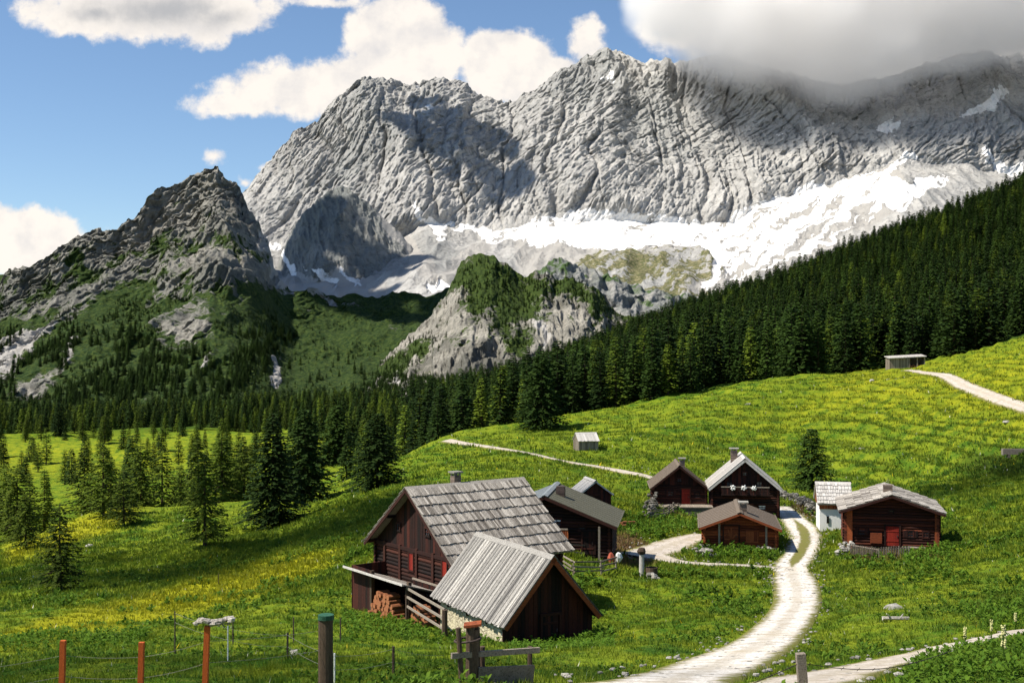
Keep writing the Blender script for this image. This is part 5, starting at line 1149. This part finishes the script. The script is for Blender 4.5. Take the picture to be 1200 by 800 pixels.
def picket(pxs, label):
    pts_ = [Vector(hit(*p)) for p in pxs]; root = empty('picket_fence', tuple(pts_[0]), 0, label, 'fence'); o_ = pts_[0].copy(); pk = MB()
    for a, b in zip(pts_[:-1], pts_[1:]):
        n = int((b-a).length/.2)
        for k in range(n): p = a.lerp(b, k/n); z = g1(p.x, p.y); pk.box((p.x-o_.x, p.y-o_.y, z-o_.z+.42+random.uniform(-.06, .05)), (.05, .02, .5))
        mb = MB(); mb.bar(a-o_+Vector((0, .05, .75)), b-o_+Vector((0, .05, .75)), .05, .08, .8); mb.build('rail', M['grey_wood'], root)
    pk.build('pickets', M['grey_wood'], root)['kind'] = 'stuff'
picket([(997, 651), (1030, 655), (1068, 653)], 'low pale picket fence before the dark red cabin')
def stone_wall(pxs, label, w_=.8, hgt=.9, n=160, name='stone_wall', r0=.2, mat='stone'):
    pts_ = [Vector(hit(*p)) for p in pxs]; mb = MB(); o_ = pts_[0]
    for k in range(n):
        t = random.random()*(len(pts_)-1); i = min(int(t), len(pts_)-2); p = pts_[i].lerp(pts_[i+1], t-i); x = p.x+random.uniform(-w_/2, w_/2); y = p.y+random.uniform(-w_/2, w_/2)
        mb.rock((x-o_.x, y-o_.y, g1(x, y)+random.uniform(-.1, hgt)-o_.z), r0*random.uniform(.6, 1.3), (1, 1, .7))
    o = mb.build(name, M[mat]); o.location = o_; return tag(o, label, 'stone wall')
stone_wall([(910, 577), (925, 583), (942, 592), (957, 603)], 'dark rubble stone wall beside the road end below the single spruce', 1.4, .9, 260, r0=.24, mat='stone_dark')
stone_wall([(759, 607), (764, 596), (768, 590)], 'rough stone wall at the left corner of the terrace cabin', .9, 1.5, 90, mat='stone_dark')
stone_wall([(820, 652), (826, 650), (832, 652)], 'heap of pale stones at the left corner of the low red-brown cabin', .9, .7, 40)
stone_wall([(965, 617), (975, 608), (984, 602)], 'loose white stones beside the whitewashed shed', .8, .5, 60)
stone_wall([(985, 652), (996, 645), (1001, 640)], 'heap of stones at the left corner of the dark red cabin', 1.0, .6, 50)
# wooden fountain
fx, fy, fz = hit(752, 676); r = empty('fountain', (fx, fy, fz), R(10), 'wooden fountain post with a dark knob, spout and round trough', 'fountain')
mb = MB(); mb.tube((0, 0, -.4), (0, 0, 1.75), .21, .18, 12, .5, wob=.05); mb.build('fountain_post', M['pale_roof'], r)
mb = MB(); mb.rock((0, 0, 2.0), .32, (1.1, 1.1, .9), .1, jag=.12); mb.build('post_knob', M['post_wood'], r)
mb = MB(); mb.tube((0, 0, 1.35), (.75, -.1, 1.25), .06, .05, 8, .2); mb.build('spout', M['iron'], r)
mb = MB(); 
for k in range(14): a = 6.283*k/14; mb.box((.72+.42*math.cos(a), -.1+.42*math.sin(a), .35), (.04, .10, .42), (Vector((math.cos(a), math.sin(a), 0)), Vector((-math.sin(a), math.cos(a), 0)), Vector((0, 0, 1))))
mb.build('trough', M['post_wood'], r); mb = MB(); mb.tube((.72, -.1, .05), (.72, -.1, .66), .38, .38, 14, .3); mb.build('water', M['water'], r)
stone_wall([(762, 680), (768, 678)], 'few pale stones beside the fountain trough', .5, .4, 14)
def single_rock(px, py, r_, label, sq=(1.3, 1, .6), mat='stone'):
    x, y, z = hit(px, py); mb = MB(); mb.rock((0, 0, r_*.15), r_, sq, .7, jag=.28); o = mb.build('rock', M[mat]); o.location = (x, y, z); tag(o, label, 'rock')
for a in ((1053, 446, .9, 'large pale boulder on the crest below the open woodshed'), (1041, 448, .6, 'small pale boulder left of the large one below the woodshed'), (1022, 450, .5, 'flat pale boulder on the crest slope left of two others'), (1024, 431, 1.2, 'white boulder at the forest edge left of the open woodshed'),
          (876, 472, .7, 'lone flat rock high on the green hill'), (966, 436, .8, 'grassy boulder on the skyline of the crest'), (1010, 526, .45, 'small rock in the hillside above the right cabin'), (105, 642, .45, 'small white stone in the left meadow'),
          (386, 775, .16, 'fist sized pink stone at the foot of the green capped post'), (349, 774, .2, 'dark stone in the grass left of the green capped post'), (1046, 724, .5, 'flat grey stone in the meadow below the right cabin'), (1180, 493, .5, 'pale rock near the right picture edge under the upper road')): single_rock(*a)
x, y, z = hit(1052, 737); mb = MB(); mb.tube((-.7, 0, .12), (.55, .1, .1), .09, .07, 8, .9, wob=.2); mb.tube((-.3, 0, .12), (-.55, -.1, .35), .05, .02, 6, .9); mb.tube((.1, 0, .12), (.35, .3, .25), .04, .02, 6, .9); o = mb.build('driftwood', M['shingle']); o.location = (x, y, z); tag(o, 'bleached branch lying in the grass right of the road', 'branch')
x, y, z = hit(1196, 536); r = empty('log_trough', (x, y, z-.15), R(-10), 'hollowed log trough on the hillside at the right picture edge', 'trough'); mb = MB(); mb.box((0, -.4, .45), (2.2, .08, .35)); mb.box((0, .4, .45), (2.2, .08, .35)); mb.box((-2.2, 0, .4), (.1, .45, .4)); mb.box((2.2, 0, .4), (.1, .45, .4)); mb.box((0, 0, .12), (2.2, .4, .05)); mb.build('trough_body', M['grey_wood'], r); mb = MB(); mb.box((0, 0, .62), (2.1, .33, .01)); mb.build('water', M['water'], r)
for sx_ in (-1.5, 1.5): mb = MB(); mb.box((sx_, 0, -.1), (.15, .5, .25)); mb.build('leg', M['grey_wood'], r)
x, y, z = hit(733, 618); mb = MB()
for k in range(14): a = random.uniform(0, 3.1); mb.tube((random.uniform(-.8, .4), random.uniform(-.3, .3), .1+.1*(k//4)), (random.uniform(.2, 1.1), random.uniform(-.3, .3), .15+.1*(k//4)), .08, .06, 6)
o = mb.build('brushwood', M['firewood']); o.location = (x, y, z); tag(o, 'orange heap of split wood right of the olive roofed house', 'wood heap')
x, y, z = hit(719, 664); r = empty('laundry_heap', (x, y, z), 0, 'red and white cloth hung over the end of the rail fence', 'cloth'); 
for (m_, dx, c_) in (('hide', -.2, .3), ('white', .35, .7)):
    mb = MB(); mb.rock((dx, -.1, .55), .38, (.8, .5, 1.2), c_, jag=.25); mb.build('cloth', M[m_], r)
# mullein spires and dark shrubs at the lower right
for k, (px_, py_, h_) in enumerate(((1131, 762, .75), (1162, 752, .8), (1190, 735, .7), (1176, 795, 1.0))):
    x, y = ray_ground(px_, py_); z = g1(x, y); r = empty('mullein', (x, y, z), 0, ['tall yellow mullein spire nearest the left end of the dark herbs', 'tall yellow mullein spire beside the lower gravel path', 'slim mullein spire at the right picture edge above the path', 'tall mullein spire in the dark herbs at the bottom right'][k], 'plant')
    mb = MB(); mb.tube((0, 0, 0), (0, 0, h_), .02, .012, 6, .5)
    for q in range(12): a = random.uniform(0, 6.28); b_ = Vector((math.cos(a)*.22, math.sin(a)*.22, .05+.04*q)); mb.hexa([(0, 0, .04*q), (b_.x*.5-.04, b_.y*.5, b_.z), (b_.x, b_.y, b_.z), (b_.x*.5+.04, b_.y*.5, b_.z), (0, 0, .04*q+.01), (b_.x*.5-.04, b_.y*.5, b_.z+.01), (b_.x, b_.y, b_.z+.01), (b_.x*.5+.04, b_.y*.5, b_.z+.01)])
    mb.build('stem', M['weed'], r); mb = MB()
    for q in range(40): a = random.uniform(0, 6.28); zz = h_*(.55+.45*q/40); mb.rock((.035*math.cos(a), .035*math.sin(a), zz), .022, (1, 1, 1), .8)
    mb.build('blossom', M['flower'] if 'flower' in M else M['white_wall'], r)
def dark_zone(X, Y, rg):
    px_, py_ = project(X, Y, gbase(X, Y)); return mk_dark(px_, py_) > .45
leaves(15000, 17, 60, dark_zone, 8, 'undergrowth', 'dark leafy undergrowth at the lower right and lower left of the meadow', .15, 10, 2.2)
def herb_zone(X, Y, rg):
    px_, py_ = project(X, Y, gbase(X, Y)); return (((px_ > 596) & (px_ < 720) & (py_ > 735) & (py_ < 765)) | ((px_ > 400) & (px_ < 500) & (py_ > 728) & (py_ < 750)) | ((px_ > 1060) & (px_ < 1115) & (py_ > 625) & (py_ < 665)) | ((px_ > 815) & (px_ < 930) & (py_ > 610) & (py_ < 655)) | ((px_ > 905) & (px_ < 965) & (py_ > 570) & (py_ < 605)) | ((px_ > 735) & (px_ < 830) & (py_ > 600) & (py_ < 632))) & (rg.random(len(X)) < .8)
leaves(60000, 45, 140, herb_zone, 9, 'nettles', 'nettles and herbs growing against the buildings', .13, 8, 1.6)

# ------------------------------------------------------------------ loose stones on and beside the tracks
mb = MB()
for (nm, T, s_) in TRACKS:
    for k in range(900 if s_ else 150):
        a = T[random.randrange(len(T))]; b_ = a[2]/2*random.choice((random.uniform(.75, 1.25), random.uniform(0, 1)))*random.choice((-1, 1)); x = a[0]+b_+random.uniform(-.8, .8); y = a[1]+random.uniform(-1.5, 1.5)
        mb.rock((x, y, g1(x, y)+.12), random.uniform(.03, .09)*(1.3 if y > 80 else 1), (1.2, 1, .6), jag=.35)
tag(mb.build('gravel_stones', M['stone']), 'loose stones scattered along the gravel tracks', 'stones', kind='stuff')
# ------------------------------------------------------------------ clouds: a bank wrapped round the right hand summits
def cloud_mat(name, blobs, dens, nscale, namp, k=3.0):
    m = bpy.data.materials.new(name); m.use_nodes = True; n = NT(m.node_tree); n.n.clear(); out = n.add('ShaderNodeOutputMaterial'); v = n.add('ShaderNodeVolumePrincipled'); n.l.new(v.outputs[0], out.inputs['Volume'])
    P = objc(n); f = None
    for (c, r) in blobs:
        d = n.vmath('LENGTH', n.scalev(n.vmath('SUBTRACT', P, c), tuple(1/q for q in r)), out=1); q = n.math('SUBTRACT', 1.0, d); f = q if f is None else n.math('SMOOTH_MAX', f, q, 0.15)
    f = n.math('ADD', f, n.math('MULTIPLY', n.math('SUBTRACT', n.noise(P, nscale, 4, .6), .5), namp)); dd = n.math('MULTIPLY', n.math('MULTIPLY', f, k, clamp=True), dens)
    n.l.new(dd, v.inputs['Density']); v.inputs['Color'].default_value = (.98, .97, .96, 1); v.inputs['Anisotropy'].default_value = .2; return m
def W3(px, py, Y): return Vector(((px-600)/F*Y, Y, (HZ-py)/F*Y))
c0 = W3(1010, 20, 3450)
bl = []
for (px_, py_, Y, rx, ry, rz) in ((800, 5, 3450, 190, 300, 150), (905, 36, 3400, 330, 320, 200), (990, 34, 3380, 360, 330, 245), (1090, 8, 3380, 380, 330, 250), (1190, -5, 3400, 330, 330, 240), (1320, -20, 3400, 400, 330, 260), (1000, -90, 3500, 900, 400, 220)): bl.append((tuple(W3(px_, py_, Y)-c0), (rx, ry, rz)))
mb = MB(); a = W3(700, 150, 3450)-c0; b_ = W3(1480, -160, 3450)-c0; mb.box(((a.x+b_.x)/2, 0, (a.z+b_.z)/2), ((b_.x-a.x)/2, 430, (b_.z-a.z)/2), t=.5)
cb = mb.build('cloud_bank', cloud_mat('cloud_bank', bl, .0078, .0055, .85, 4.0)); cb.location = c0+Vector((0, 0, 38)); tag(cb, 'grey and white cloud bank hiding the right hand summits', 'cloud', kind='stuff')
# unseen clouds added above the frame to shade the crag, cliffs and meadow
mcl = bpy.data.materials.new('shade_cloud_white'); mcl.use_nodes = True; mcl.node_tree.nodes['Principled BSDF'].inputs['Base Color'].default_value = (.85, .85, .85, 1); mcl.node_tree.nodes['Principled BSDF'].inputs['Roughness'].default_value = 1
def shade_cloud(P, t, rx, ry, label, n=60):
    c = Vector(P)+sun_vec*t; mb = MB()
    for k in range(n):
        a = random.uniform(0, 6.28); r_ = math.sqrt(random.random()); mb.rock((r_*math.cos(a)*rx, r_*math.sin(a)*ry, random.uniform(-.05, .1)*rx), min(rx, ry)*random.uniform(.16, .34), (1, 1, .5), jag=.25)
    o = mb.build('cloud', mcl, smooth=True); o.location = c; tag(o, label, 'cloud', kind='stuff'); print('cloud elev', math.degrees(math.atan2(c.z, math.hypot(c.x, c.y))), c)
shade_cloud((-560, 2600, 350), 2300, 230, 260, 'added cloud out of view, shading the grey crag')
shade_cloud((-190, 1560, 120), 1700, 120, 90, 'added cloud out of view, shading the valley head')
shade_cloud((-130, 3450, 560), 2000, 150, 230, 'added cloud out of view, shading the middle of the cliffs')

shade_cloud((-24, 128, -24), 1150, 40, 17, 'small added cloud out of view, shading the slope by the lone larch', 30)
shade_cloud((-9, 30, -10), 1050, 15, 7, 'tiny added cloud out of view, shading the meadow by the orange posts', 20)
shade_cloud((62, 150, -20), 1150, 26, 12, 'small added cloud out of view, shading the right hand slope', 20)
